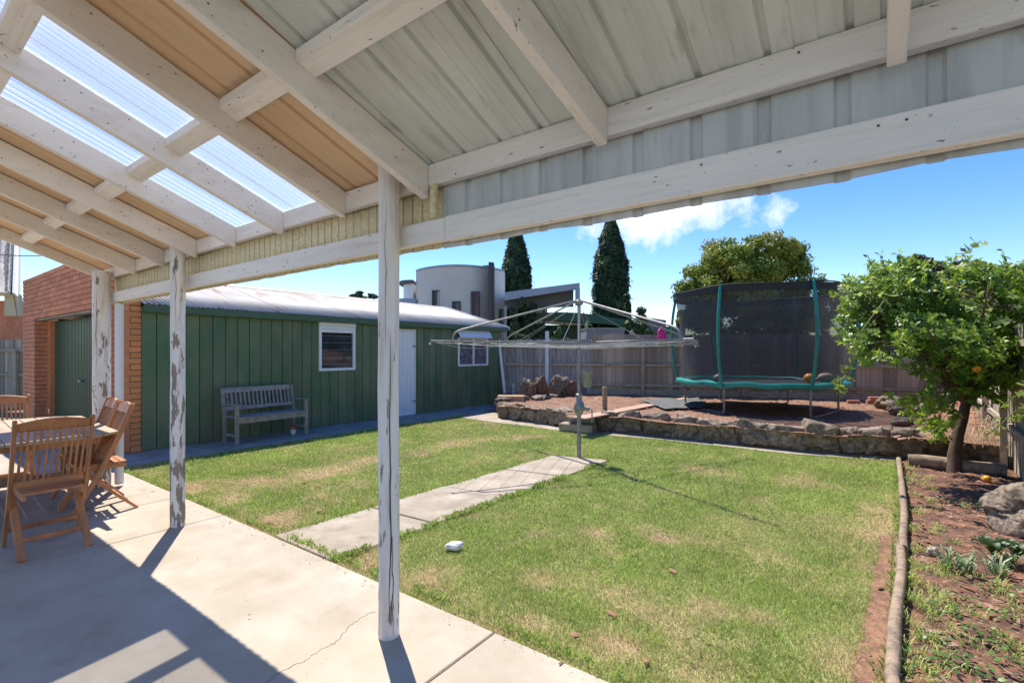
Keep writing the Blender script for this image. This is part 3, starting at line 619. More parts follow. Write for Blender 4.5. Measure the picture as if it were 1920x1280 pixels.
# ------------------------------------------------------------------ green shed with brick garage front
WX = -8.9; Y0, Y1 = 2.63, 11.6; RX = -11.4; RZ = 2.97; EZ = 2.2
shed = empty('garage', (WX-2.4, 7, 0), 0, 'long green board clad garage with rusty pale iron roof and red brick front', 'garage')
plank = unit_box('plank', M['green'], .0)
bm = bmesh.new(); bmesh.ops.create_cube(bm, size=1); bm.to_mesh(plank); bm.free()
yy = Y0; k = 0; holes = [(5.575, 6.426, 1.12, 2.14), (7.40, 8.15, -.05, 2.04), (9.66, 10.92, 1.12, 2.10)]
pw = .2
while yy < Y1-.01:
    a, b = yy+.0060, min(yy+pw, Y1)-.0060; segs = [(0.0, 2.17)]
    for h in holes:
        if b > h[0]+.01 and a < h[1]-.01:
            # cut the board beside the opening
            for ea, eb in ((a, min(b, h[0]-.002)), (max(a, h[1]+.002), b)):
                if eb-ea > .012 and eb-ea < b-a-.001: inst('plank', plank, (WX-.009+.002*(k % 3), (ea+eb)/2, (max(h[2], 0)+h[3])/2), (0, 0, 0), (.018, eb-ea, h[3]-max(h[2], 0)), shed)
            segs = [(s0, min(s1, h[2])) for s0, s1 in segs if s0 < h[2]]+[(h[3], 2.17)]
    for s0, s1 in segs:
        if s1-s0 > .02: inst('plank', plank, (WX-.009+.002*(k % 3), (a+b)/2, (s0+s1)/2), (0, 0, 0), (.018, b-a, s1-s0), shed)
    yy += pw; k += 1
m = MB(); m.b2((WX-.12, Y0, 0), (WX-.022, 5.575, 2.2)); m.b2((WX-.12, 6.426, 0), (WX-.022, 7.40, 2.2)); m.b2((WX-.12, 8.15, 0), (WX-.022, 9.66, 2.2)); m.b2((WX-.12, 10.92, 0), (WX-.022, Y1, 2.2))
m.b2((WX-.12, 5.575, 0), (WX-.022, 6.426, 1.12)); m.b2((WX-.12, 9.66, 0), (WX-.022, 10.92, 1.12)); m.b2((WX-.12, 5.575, 2.14), (WX-.022, 6.426, 2.2)); m.b2((WX-.12, 7.40, 2.04), (WX-.022, 8.15, 2.2)); m.b2((WX-.12, 9.66, 2.10), (WX-.022, 10.92, 2.2))
m.build('wall', M['darkgrey'], shed)
# gable end and back
m = MB(); m.prism([(WX-.12, Y1-.02, 0), (-13.9, Y1-.02, 0), (-13.9, Y1-.02, EZ), (RX, Y1-.02, RZ-.06), (WX-.12, Y1-.02, EZ)], (0, -.1, 0)); m.b2((-13.9, Y0, 0), (-13.8, Y1-.12, 2.2)); m.build('end_wall', M['green_trim'], shed)
m = MB(); m.b2((WX-.02, Y0-.0, 2.10), (WX+.13, Y1+.12, 2.195)); m.b2((WX+.1305, Y0, 2.06+.05), (WX+.145, Y1+.12, 2.215)); m.build('eave', M['green_trim'], shed)
# corrugated iron roof: one sheet per 0.76 m
def iron(x0, z0, x1, z1, y0, y1, dz=0.):
    m = MB(); ys = np.arange(y0, y1+.001, .076/6); n = len(ys); h = [.010*math.cos(2*math.pi*y/.076)+dz for y in ys]; m.add([(x0, y, z0+q) for y, q in zip(ys, h)]+[(x1, y, z1+q) for y, q in zip(ys, h)], [(k, k+1, n+k+1, n+k) for k in range(n-1)])
    return m.build('roof_sheet', M['iron'], shed, smooth=True, solid=.0015)
y = Y0-.0; k = 0
while y < Y1+.1:
    y2 = min(y+.79, Y1+.16); iron(WX+.16, EZ+.02, RX, RZ, y, y2, .003*(k % 2)); iron(RX, RZ, -14.0, EZ+.02, y, y2, .003*(k % 2)); y += .76; k += 1
m = MB(); m.prism([(RX+.16, Y0, RZ-.03), (RX, Y0, RZ+.03), (RX-.16, Y0, RZ-.03), (RX, Y0, RZ+.015)], (0, Y1-Y0+.15, 0)); m.build('ridge_cap', M['iron'], shed)
m = MB(); m.prism([(WX+.15, Y1+.17, EZ-.04), (WX+.15, Y1+.17, EZ+.05), (RX, Y1+.17, RZ+.045), (RX, Y1+.17, RZ-.05)], (0, .03, 0)); m.build('barge_board', M['white'], shed)
# windows
def frame(nm, y0, y1, z0, z1, w=.055, x0=WX-.03, x1=WX+.035, parent=shed, mat='white', head=.0):
    m = MB(); m.b2((x0, y0, z0), (x1, y1, z0+w)); m.b2((x0, y0, z1-w), (x1, y1, z1)); m.b2((x0, y0, z0+w), (x1, y0+w, z1-w)); m.b2((x0, y1-w, z0+w), (x1, y1, z1-w)); return m.build(nm, M[mat], parent, bevel=.004)
w1 = frame('window', 5.575, 6.426, 1.12, 2.03)
m = MB(); m.b2((WX-.03, 5.57, 2.033), (WX+.05, 6.43, 2.14)); m.build('header_board', M['white'], w1, bevel=.004)
m = MB(); m.b2((WX-.025, 5.632, 1.90), (WX+.02, 6.369, 1.972)); m.build('top_panel', M['white'], w1)
for k in range(5):
    z = 1.19+k*.145; m = MB(); m.bar((WX-.012, 5.635, z-.0), (WX-.012, 6.366, z), .006, .15, up=(.10, 0, 1)); m.build('louvre', M['glass'], w1)
    m = MB(); m.b2((WX+.012, 5.64, z+.066), (WX+.020, 6.36, z+.072)); m.build('louvre_edge', M['galv'], w1)
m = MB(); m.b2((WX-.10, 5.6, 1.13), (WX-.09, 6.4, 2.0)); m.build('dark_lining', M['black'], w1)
w2 = frame('window', 9.66, 10.92, 1.12, 1.90, .05)
m = MB(); m.b2((WX-.02, 10.265, 1.17), (WX+.03, 10.315, 1.85)); m.build('mullion', M['white'], w2)
for a, b in ((9.715, 10.262), (10.318, 10.865)):
    m = MB(); m.b2((WX-.014, a, 1.175), (WX-.008, b, 1.845)); m.build('pane', M['glass'], w2)
    m = MB()
    ys = np.linspace(a, b, 40); n = len(ys); m.add([(WX-.001+.003*math.sin(y*60), y, 1.18) for y in ys]+[(WX-.001+.003*math.sin(y*60), y, 1.84) for y in ys], [(q, q+1, n+q+1, n+q) for q in range(n-1)]); m.build('curtain', M['curtain'], w2, solid=.001)
m = MB(); m.prism([(WX+.01, 9.60, 2.12), (WX+.03, 9.60, 2.12), (WX+.16, 9.60, 1.90), (WX+.14, 9.60, 1.89)], (0, 1.36, 0)); m.build('awning', M['white'], w2)
d = frame('door', 7.40, 8.15, -.0, 2.04, .035, WX-.03, WX+.02, mat='white')
x = 7.437
while x < 8.11:
    m = MB(); m.b2((WX-.03, x, .02), (WX-.004, x+.108, 2.0)); m.build('board', M['white'], d, bevel=.004); x += .113
m = MB(); m.b2((WX+.02, 8.06, 1.62), (WX+.03, 8.14, 1.66)); m.b2((WX+.02, 8.06, .3), (WX+.03, 8.14, .34)); m.lathe((WX+.02, 7.5, 1.0), [(.02, 0), (.02, .03)], 10); m.build('hinge', M['galv_dark'], d)
# brick front
brick = unit_box('brick', M['brick'], .03); brick_o = unit_box('brick_side', M['brick_orange'], .03)
GY = 2.27; BW, BH, JT = .33, .076, .012
m = MB(); gx0 = -14.95
m.b2((gx0+.01, GY+.012, 2.20), (WX-.012, GY+.22, 3.05)); m.b2((gx0+.01, GY+.012, 0), (-13.87, GY+.20, 2.2)); m.b2((-9.70, GY+.012, 0), (WX-.012, Y0-.012, 2.2)); m.build('brick_core', M['mortar'], shed)
nc = 12; ctot = 0
for r in range(10):
    z = 2.18+(r+.5)*(BH+JT)
    off = (BW+JT)/2*(r % 2); x = WX-.0-off
    while x > gx0+.02:
        w = min(BW, x-gx0) if not (r % 2 and x == WX-off) else BW
        if r % 2 and abs(x-(WX-off)) < 1e-6: inst('brick', brick, (WX-off/2+.003, GY+.055+.0, z), (0, 0, 0), (off-JT, .11, BH), shed); ctot += 1
        inst('brick', brick, (x-w/2, GY+.055+random.uniform(-.003, .003), z), (0, 0, 0), (w, .11, BH), shed); ctot += 1; x -= BW+JT
m = MB()
for r in range(25):
    z = (r+.5)*(BH+JT)+.03
    for (a, b) in ((gx0, -13.85), (-9.72, WX)):
        x = a; off = (BW+JT)/2*(r % 2); 
        while x < b-.004:
            w = (off-JT if off and x == a else BW); w = min(w, b-x); m.box((x+w/2, GY+.11+random.uniform(-.003, .003), z), (w, .22, BH)); x += w+JT
m.build('pier_bricks', M['brick'], shed, kind='stuff', bevel=.003)
for r in range(34):                            # side return facing the patio
    z = (r+.5)*(BH+JT)+.0
    L_ = Y0-GY-.115
    parts = [(GY+.115, L_)] if r % 2 else [(GY+.115, L_*.42), (GY+.115+L_*.42+JT, L_*.58-JT)]
    if z > 2.9: break
    for a, l in parts: inst('brick', brick_o, (WX-.055+random.uniform(-.002, .004), a+l/2, z), (0, 0, 0), (.11, l, BH), shed)
m = MB(); m.b2((-13.85, GY+.03, 2.145), (-9.72, GY+.18, 2.175)); m.build('lintel', M['strip'], shed)
for a in (-13.85, -9.80): 
    m = MB(); m.b2((a, GY+.225, 0), (a+.08, GY+.6, 2.145)); m.build('jamb', M['brick_orange'], shed)
# ribbed tilting door
m = MB(); xs = np.arange(-13.77, -9.80, .0125); n = len(xs); pf = [.018*(1 if (i//4) % 2 else 0) for i in range(n)]; m.add([(x, GY+.30+p, .02) for x, p in zip(xs, pf)]+[(x, GY+.30+p, 2.14) for x, p in zip(xs, pf)], [(k, k+1, n+k+1, n+k) for k in range(n-1)])
gd = m.build('garage_door', mk('garage_door_green', (.012, .048, .02), .4, .1, 2), shed, solid=.002)
m = MB(); m.b2((-11.9, GY+.26, .95), (-11.7, GY+.285, .98)); m.build('handle', M['galv_dark'], gd)
m = MB(); m.tube([D(935, 636, 14.55), D(938, 662, 14.5), D(948, 752, 14.3)], .045, 12); m.build('downpipe', M['white'], shed, smooth=True)

m = MB()
yy = Y0+.1
while yy < Y1:
    for z in (.15, .95, 1.75, 2.05): m.box((WX+.003, yy+random.uniform(-.05, .05), z+random.uniform(-.02, .02)), (.004, .010, .010))
    yy += .2
m.build('nail_heads', M['galv_dark'], shed, kind='stuff')
# ------------------------------------------------------------------ paling fences
pal = unit_box('paling', M['fence'], .0); pal_g = unit_box('paling_grey', M['fence_grey'], .0)
for me in (pal, pal_g):
    bm = bmesh.new(); bmesh.ops.create_cube(bm, size=1); bm.to_mesh(me); bm.free()
def fence(name, A, B, pitch, z0f, z1f, label, posts, rails, side=1, wid=None, mesh=pal, gm=None, railm='rail', jit=.012, slack=.0):
    root = empty(name, ((A+B)/2).to_tuple()[:2]+(0,), 0, label, 'fence'); d = (B-A); L = d.length; d.normalize(); nr = Vector((d.y, -d.x, 0))*side; az = math.atan2(d.y, d.x)
    s = 0.; k = 0
    while s < L:
        p = A+d*(s+pitch/2); w = (wid or pitch*1.16)*random.uniform(.9, 1.08); lap = .012*(k % 2); zb, zt = z0f(s), z1f(s)+random.uniform(-jit, jit)
        inst('paling', (gm if gm and s < gm_len else mesh), (p.x-nr.x*(.02+lap), p.y-nr.y*(.02+lap), (zb+zt)/2), (random.uniform(-slack, slack), random.uniform(-.006, .006), az), (w, .014, zt-zb), root); s += pitch; k += 1
    for zr_ in rails:
        m = MB(); n = max(1, int(L/2.6))
        for i in range(n):
            a, b = A+d*(L*i/n+.004), A+d*(L*(i+1)/n-.004); za = zr_+.012*mnoise.noise(Vector((i*2.3, zr_, 1))); m.bar((a.x+nr.x*.03, a.y+nr.y*.03, za), (b.x+nr.x*.03, b.y+nr.y*.03, za), .045, .07)
            m.build('rail', M[railm], root); m = MB()
    for sp_, zt, mt in posts:
        p = A+d*sp_; m = MB(); m.box((p.x+nr.x*.075, p.y+nr.y*.075, zt/2), (.10, .07, zt), az); m.build('post', M[mt], root)
    return root
Lf = (FB-FA).length; gm_len = (C(-.45, 14.85)-D(1117, 700, 14.45)).length; gm_len = 2.78
fence('back_fence', FA, FB, .15, lambda s: .42, lambda s: 1.88 if s < gm_len else 2.02-.012*(s-gm_len), 'weathered timber paling fence across the back, partly whitewashed behind the rocks',
      [(1.55, 2.12, 'white'), (4.28, 1.9, 'rail'), (6.9, 1.9, 'rail'), (9.2, 1.9, 'rail')], (.57, 1.14, 1.67), 1, gm=pal_g)
m = MB(); a, b = FA, FA+(FB-FA).normalized()*gm_len; nr = Vector(((FB-FA).normalized().y, -(FB-FA).normalized().x, 0)); m.bar((a.x+nr.x*.06, a.y+nr.y*.06, .40), (b.x+nr.x*.06, b.y+nr.y*.06, .40), .03, .32)
o = m.build('plinth_board', M['fence_grey']); o.parent = None
fr_ = bpy.data.objects['back_fence']; o.parent = fr_; o.location = -fr_.location
m = MB(); a = FA+(FB-FA).normalized()*gm_len; m.bar((a.x-.05*0, a.y, .36), (FB.x, FB.y, .36), .03, .16); m.build('plinth_board', M['rail'], fr_)
SA, SB = C(11.25, 12.03), C(2.9, 2.05)
fence('side_fence', SA, SB, .105, lambda s: .26 if s < 6.4 else -.05, lambda s: 1.92-.010*s, 'grey paling fence running along the right side behind the orange tree',
      [(2.4, 1.8, 'rail'), (5.0, 1.75, 'rail'), (7.4, 1.7, 'rail')], (.55, 1.15, 1.6), 1, slack=.02)
gm_len = -1
LA, LB = C(-14.5, 13.2), C(-10.6, 11.0)
fence('paling_fence', C(-17.5, 14.0), C(-12.05, 12.9), .15, lambda s: .0, lambda s: 1.85, 'dark paling fence left of the brick garage with a pale capped post', [(4.3, 1.55, 'rail')], (.9, 1.55), 1)

# ------------------------------------------------------------------ rotary clothes hoist
HP = C(.957, 6.97); hoist = empty('clothes_hoist', (HP.x, HP.y, 0), 0, 'old galvanised rotary clothes hoist standing at the end of the path', 'clothes line')
def H(dx, dz, z): c = C(.957+dx, 6.97+dz); return Vector((c.x, c.y, z))
m = MB(); m.tube([H(0, 0, -.02), H(0, 0, .78)], .030, 16); m.build('lower_pole', M['galv_dark'], hoist, smooth=True)
m = MB(); m.tube([H(0, 0, .78), H(0, 0, 2.22)], .024, 16); m.build('upper_pole', M['galv_dark'], hoist, smooth=True)
m = MB(); m.lathe(H(0, 0, 0), [(.034, .60), (.055, .63), (.075, .70), (.07, .76), (.045, .80), (.035, .86), (.048, .87), (.048, .90), (.03, .91)], 20)
m.tube([H(.05, -.02, .71), H(.13, -.05, .69)], .035, 12); gb = m.build('gear_box', M['galv_dark'], hoist, smooth=True)
m = MB(); m.tube([H(.13, -.05, .69), H(.17, -.06, .69), H(.175, -.065, .66), H(.175, -.065, .52)], .009, 8); m.build('crank_handle', M['galv_dark'], hoist, smooth=True)
m = MB(); m.lathe(H(0, 0, 0), [(.03, 2.17), (.055, 2.18), (.06, 2.225), (.04, 2.25), (.0, 2.262)][:-1], 16); m.build('top_cap', M['galv'], hoist, smooth=True)
AZ = 1.635
angs = [204, 124, 22, 298]; RA = 2.16
for a in angs:
    ca, sa = math.cos(R(a)), math.sin(R(a)); rr = RA if a in (204, 22) else 2.05
    m = MB(); m.tube([H(ca*.03, sa*.03, AZ), H(ca*rr, sa*rr, AZ+.005)], .0115, 10); ar = m.build('arm', M['galv'], hoist, smooth=True)
    m = MB(); m.tube([H(ca*rr, sa*rr, AZ-.02), H(ca*rr, sa*rr, AZ+.035)], .008, 8); m.tube([H(ca*rr-.02, sa*rr, AZ-.035), H(ca*rr+.02, sa*rr, AZ-.035)], .010, 8); m.build('arm_end', M['galv'], ar, smooth=True)
    re = 1.87; m = MB(); m.tube([H(ca*.05, sa*.05, 2.225), H(ca*.12, sa*.12, 2.215), H(ca*(re-.12), sa*(re-.12), AZ+.155), H(ca*(re-.04), sa*(re-.04), AZ+.12), H(ca*re, sa*re, AZ+.07), H(ca*re, sa*re, AZ)], .0125, 10); m.build('brace', M['galv'], hoist, smooth=True)
m = MB()
for a in (160, 150, 60, 72, 250, 262, 345, 335): m.tube([H(.03*math.cos(R(a)), .03*math.sin(R(a)), 2.17), H(.95*math.cos(R(a)), .95*math.sin(R(a)), AZ+.005)], .0028, 5)
m.build('stay_wires', M['wire'], hoist)
for rr in (2.10, 1.86, 1.62, 1.38, 1.12, .86):
    m = MB()
    for i in range(4):
        a, b = angs[i], angs[(i+1) % 4]; pa, pb = H(rr*math.cos(R(a)), rr*math.sin(R(a)), AZ), H(rr*math.cos(R(b)), rr*math.sin(R(b)), AZ); sag = random.uniform(.02, .075)
        m.tube([pa.lerp(pb, t)-Vector((0, 0, .012+sag*4*t*(1-t))) for t in np.linspace(0, 1, 9)], .0026, 5, cap=False)
    m.build('line', M['wire'], hoist)
# cross bars joining the arm ends on the near side (square frame)
bk = empty('peg_bucket', H(.115, -.02, 1.0), 0, 'small tin bucket hanging on the clothes hoist pole', 'bucket')
m = MB(); m.lathe(H(.115, -.02, 0), [(.055, 1.0), (.064, 1.01), (.074, 1.20), (.078, 1.205), (.078, 1.215), (.070, 1.215), (.068, 1.20), (.055, 1.02)], 20); m.build('bucket_body', M['galv_dark'], bk, smooth=True)
m = MB(); m.tube([H(.045, -.02, 1.19), H(.03, 0, 1.24), H(.0, -.03, 1.26)], .004, 6); m.build('handle', M['wire'], bk)

# ------------------------------------------------------------------ trampoline
TC = C(5.29, 10.5); SZ = .28; tr = empty('trampoline', (TC.x, TC.y, SZ), 0, 'round trampoline with green bowed poles and dark safety net on the raised bed', 'trampoline')
def T(a, r, z, wob=0.): c = C(5.29+r*math.cos(R(a)), 10.5+r*math.sin(R(a))); return Vector((c.x, c.y, SZ+z))
base = [(-28, 5), (10, 0), (0, 0)]
fa = [149, 223, 276, 339, 37, 97]             # angles of the six feet, front ones negative side
feet = [(1285, 757), (1358, 776), (1520, 784), (1572, 770), (1478, 757), (1350, 752)]
fp = [P(x, y, SZ+.02) for x, y in feet]
def angof(p): 
    q = p-TC; x = q.x*cs+q.y*sn; y = -q.x*sn+q.y*cs; return math.degrees(math.atan2(y, x)), math.hypot(x, y)
ag = [angof(p) for p in fp]
PADZ = .60
for i, j in ((0, 1), (2, 3), (4, 5)):
    a, b = fp[i], fp[j]; m = MB(); up = lambda p, z: Vector((p.x, p.y, SZ+z))
    d = (b-a).normalized(); a2, b2 = a+d*.10, b-d*.10
    m.tube([up(a, PADZ-.04), up(a, .10), up(a+d*.02, .045), up(a2, .02), up((a+b)/2, .012), up(b2, .02), up(b-d*.02, .045), up(b, .10), up(b, PADZ-.04)], .021, 10); m.build('leg_frame', M['galv'], tr, smooth=True)
# frame ring, mat, pad
m = MB(); m.tube([T(a, 1.56, PADZ-.03) for a in range(0, 361, 8)], .02, 8, cap=False); m.build('frame_ring', M['galv'], tr, smooth=True)
m = MB(); n = 72; vs = []
for k in range(n):
    a = 360*k/n; w = .012*math.sin(k*1.1)+.018*mnoise.noise(Vector((k*.35, 0, 0))); vs += [T(a, 1.36, PADZ+.01+w), T(a, 1.50, PADZ+.035+w), T(a, 1.66+w, PADZ+.02+w), T(a, 1.685+w, PADZ-.05+1.6*w)]
fs = [(4*k+q, 4*((k+1) % n)+q, 4*((k+1) % n)+q+1, 4*k+q+1) for k in range(n) for q in range(3)]; m.add(vs, fs); m.build('safety_pad', M['teal_pad'], tr, smooth=True, solid=.02)
m = MB(); vs = [T(0, 0, PADZ-.03)]+[T(5*k, 1.38, PADZ-.005) for k in range(72)]; m.add(vs, [(0, 1+k, 1+(k+1) % 72) for k in range(72)]); m.build('jumping_mat', M['black'], tr)
tops = [ag[0][0], ag[1][0], ag[2][0], ag[3][0], ag[4][0], ag[5][0]]
for i, a in enumerate(tops):
    m = MB(); pts = []
    for t in np.linspace(0, 1, 13):
        bow = .13*math.sin(math.pi*min(1, t*1.02))**.8+.06*t; pts.append(T(a, 1.66+bow, PADZ-.08+t*(2.50-PADZ+.08)))
    m.tube(pts, .030, 10); m.build('pole', M['teal'], tr, smooth=True)
m = MB(); m.tube([T(a, 1.73, 2.49-.02*math.sin(R(a*6))) for a in range(0, 361, 6)], .012, 6, cap=False); m.build('top_rail', M['black'], tr, smooth=True)
def cyl_net(nm, r0, z0, r1, z1, mat, ripple=.012, rows=6):
    m = MB(); n = 96; vs = []
    for q in range(rows+1):
        t = q/rows
        for k in range(n): 
            rr = r0+(r1-r0)*t+ripple*math.sin(k*.9+q*.7)+(.02*mnoise.noise(Vector((k*.2, t*3, 2))) if rows > 1 else 0)-.05*math.sin(math.pi*t); vs.append(T(360*k/n, rr, z0+(z1-z0)*t))
    fs = [(q*n+k, q*n+(k+1) % n, (q+1)*n+(k+1) % n, (q+1)*n+k) for q in range(rows) for k in range(n)]; m.add(vs, fs); return m.build(nm, M[mat], tr, smooth=True)
cyl_net('net', 1.52, PADZ+.01, 1.70, 2.44, 'net'); cyl_net('net_hem', 1.715, 2.36, 1.73, 2.49, 'black', .004, 1)
def ball(px, py, r, ra, mat, label, name='ball', dz=1.0, elong=1.25):
    c = T(ra[0], ra[1], PADZ+.02+r*.95); me = rock_mesh(name, mat, int(px), 3, .01, 1.); o = inst(name, me, c, (0, 0, R(30)), (2*r*elong, 2*r, 2*r), None); tag(o, label, 'ball'); return o
def tpos(px, Z):
    p = D(px, 700, Z); return angof(Vector((p.x, p.y, 0)))
ball(1518, 702, .095, tpos(1517, 9.55), M['orange'], 'orange ball on the trampoline beside a pale oval ball', elong=1.0)
ball(1548, 703, .10, tpos(1548, 9.6), M['ball_tan'], 'pale tan oval ball on the right side of the trampoline', elong=1.5)
ball(1350, 700, .085, tpos(1347, 9.7), M['ball_tan'], 'greyish ball at the left side of the trampoline', elong=1.1)

# ------------------------------------------------------------------ bench by the shed
bn = empty('park_bench', (0, 0, 0), 0, 'weathered grey slatted timber bench standing against the green garage wall', 'bench')
def bb(nm, a, b, par=bn, mat='bench', bev=.004): m = MB(); m.b2(a, b); return m.build(nm, M[mat], par, bevel=bev)
W2 = .62
for s in (-1, 1):
    x = s*W2; bb('leg', (x-.025, -.22, 0), (x+.025, -.165, .64)); m = MB(); m.prism([(x-.025, .17, 0), (x-.025, .22, 0), (x-.025, .22, .40), (x-.025, .30, .90), (x-.025, .255, .90), (x-.025, .17, .42)], (.05, 0, 0)); m.build('leg', M['bench'], bn, bevel=.004)
    m = MB(); m.prism([(x-.03, -.25, .64), (x-.03, -.25, .655), (x-.03, -.05, .665), (x-.03, .24, .65), (x-.03, .24, .625), (x-.03, -.05, .64)], (.06, 0, 0)); m.build('armrest', M['bench'], bn, bevel=.004)
    bb('stretcher', (x-.015, -.165, .13), (x+.015, .17, .17))
for k in range(5): bb('seat_slat', (-W2-.0, -.235+k*.085, .425), (W2+.0, -.163+k*.085, .447))
m = MB(); m.prism([(-W2+.026, -.22, .34), (W2-.026, -.22, .34), (W2-.026, -.22, .422), (-W2+.026, -.22, .422)], (0, .025, 0)); m.build('apron', M['bench'], bn, bevel=.003)
m = MB(); m.prism([(-W2+.026, .262, .82), (-W2+.026, .288, .905), (-W2+.026, .315, .90), (-W2+.026, .289, .815)], (2*W2-.052, 0, 0)); m.build('top_rail', M['bench'], bn, bevel=.003)
m = MB(); m.prism([(-W2+.026, .195, .53), (-W2+.026, .21, .59), (-W2+.026, .237, .585), (-W2+.026, .222, .525)], (2*W2-.052, 0, 0)); m.build('lower_rail', M['bench'], bn, bevel=.003)
for k in range(16):
    x = -W2+.07+k*(2*W2-.14)/15; m = MB(); m.bar((x, .223, .58), (x, .277, .83), .036, .014, up=(0, 1, 0)); m.build('back_slat', M['bench'], bn)
bn.location = (-8.47, 4.33, -.004); bn.rotation_euler = (0, 0, R(90)+R(3))
bk = empty('drink_can', (-8.52, 4.83, 0), 0, 'small red and white container on the ground under the bench end', 'can')
m = MB(); m.lathe((-8.52, 4.83, 0), [(.035, 0), (.045, .05), (.05, .09)], 14); m.build('can_base', M['paper'], bk, smooth=True); m = MB(); m.lathe((-8.52, 4.83, .0905), [(.05, 0), (.045, .05), (.02, .07)], 14); m.build('can_top', M['redp'], bk, smooth=True)

# ------------------------------------------------------------------ table and folding chairs
u = Vector((-.77, .64)); v_ = Vector((-.64, -.77)); 
def cw(p, z=0): return C(p[0], p[1], z)
C1 = Vector((-3.60, 4.52)); TL, TW, TZ = 2.05, 1.02, .755
tc_ = C1+u*TL/2+v_*TW/2; tw = cw(tc_); uw = cw(C1+u)-cw(C1); taz = math.atan2(uw.y, uw.x)
tb = empty('garden_table', (0, 0, 0), 0, 'long slatted teak garden table with pale sunlit boards under the verandah', 'table')
nb = 8
for k in range(nb):
    y0 = -TW/2+k*TW/nb; cut = .16 if k in (0, nb-1) else (.06 if k in (1, nb-2) else 0)
    m = MB(); y1 = y0+TW/nb-.006; ya, yb = (y0, y1); c0 = .16-(.16/ .255)*max(0, 0) ; 
    def ce(y): return max(0, .17-(TW/2-abs(y))*.75)
    m.prism([(-TL/2+ce(ya), ya, TZ-.026), (TL/2-ce(ya), ya, TZ-.026), (TL/2-ce(yb), yb, TZ-.026), (-TL/2+ce(yb), yb, TZ-.026)], (0, 0, .026)); m.build('board', M['teak_top'], tb, bevel=.003)
for s in (-1, 1):
    bb('apron', (-TL/2+.2, s*(TW/2-.14)-.012, TZ-.10), (TL/2-.2, s*(TW/2-.14)+.012, TZ-.0265), tb, 'teak'); bb('apron', (s*(TL/2-.2)-.012, -TW/2+.152, TZ-.10), (s*(TL/2-.2)+.012, TW/2-.152, TZ-.0265), tb, 'teak')
    for s2 in (-1, 1):
        m = MB(); m.bar((s*.62, s2*.30, 0), (s*.30, s2*.30, TZ-.10), .05, .045); m.build('leg', M['teak_grey'], tb, bevel=.004)
        m = MB(); m.bar((s*.20, s2*.352, 0), (s*.66, s2*.352, TZ-.10), .045, .04); m.build('leg', M['teak_grey'], tb, bevel=.004)
    m = MB(); m.bar((-.6, s*.30, .19), (.6, s*.30, .19), .04, .07); m.build('stretcher', M['teak_grey'], tb, bevel=.004)
m = MB(); m.bar((0, -.36, .25), (0, .36, .25), .05, .07); m.build('stretcher', M['teak_grey'], tb, bevel=.004)
tb.location = (tw.x, tw.y, 0); tb.rotation_euler = (0, 0, taz)
def make_chair():
    r = empty('folding_chair', (0, 0, 0), 0, 'x', 'chair', 'folding chairs round the garden table')
    a = .205; up = lambda t: (.25-.46*t-.03*math.sin(math.pi*t)*0, 1.01*t)      # front foot to top of back
    for s in (-1, 1):
        m = MB(); n = 10
        pts = [(up(i/n)[0]-.035*math.sin(math.pi*i/n), up(i/n)[1]) for i in range(n+1)]
        poly = [(s*(a+.012)-.011, y-.02, z) for y, z in pts]+[(s*(a+.012)-.011, y+.022, z) for y, z in reversed(pts)]; m.prism(poly, (.024, 0, 0)); m.build('upright', M['teak'], r, bevel=.004)
        m = MB(); m.bar((s*(a-.018), -.25, 0.0), (s*(a-.018), .19, .44), .024, .045, up=(0, 1, 1)); m.build('leg', M['teak'], r, bevel=.004)
        m = MB(); m.bar((s*(a-.042), -.17, .43), (s*(a-.042), .21, .43), .022, .04); m.build('seat_rail', M['teak'], r, bevel=.003)
    for k in range(7): 
        m = MB(); m.b2((-a+.03, -.17+k*.054, .452), (a-.03, -.17+k*.054+.045, .466)); m.build('seat_slat', M['teak'], r)
    bw = a+.0
    def bp(t): y, z = up(t); return y-.035*math.sin(math.pi*t), z
    (yb, zb_), (yt, zt) = bp(.50), bp(.955)
    m = MB(); n = 8; lo = [(-bw+2*bw*i/n, zt-.045) for i in range(n+1)]; hi = [(-bw+2*bw*i/n, zt+.018+.030*math.sin(math.pi*i/n)) for i in range(n+1)]
    m.prism([(x, yt-.010-(z-zt)*.45, z) for x, z in lo+hi[::-1]], (0, .022, 0)); m.build('top_rail', M['teak'], r, bevel=.003)
    m = MB(); m.b2((-bw, yb-.011, zb_-.02), (bw, yb+.011, zb_+.025)); m.build('lower_rail', M['teak'], r, bevel=.003)
    for k in range(11):
        x = -bw+.028+k*(2*bw-.056)/10; m = MB(); m.tube([(x, yb+.0, zb_+.02), (x, (yb+yt)/2-.014, (zb_+zt)/2), (x, yt-.002, zt-.04)], .0085, 6); m.build('back_slat', M['teak'], r, smooth=True)
    (yf, zf) = bp(.14); m = MB(); m.b2((-a, yf-.009, zf-.017), (a, yf+.009, zf+.017)); m.build('stretcher', M['teak'], r, bevel=.003)
    m = MB(); m.b2((-a+.03, -.25+.44*.27-.009, .12-.017), (a-.03, -.25+.44*.27+.009, .12+.017)); m.build('stretcher', M['teak'], r, bevel=.003)
    return r
ch = make_chair()
def place(o, ctr, fdir, label):
    w = cw(ctr); d = cw(ctr+fdir)-w; o.location = (w.x, w.y, 0); o.rotation_euler = (0, 0, math.atan2(d.y, d.x)-R(90)); o['label'] = label
place(ch, Vector((-3.59, 3.785)), Vector((-.80, .60)), 'orange teak folding chair nearest the camera, its slatted back turned to us')
c2 = copy_tree(ch); place(c2, C1+u*.34+v_*.11, v_, 'teak folding chair pushed under the table corner beside the peeling post')
c3 = copy_tree(ch); place(c3, C1+u*.95+v_*.09, v_, 'teak folding chair behind the one at the table corner')
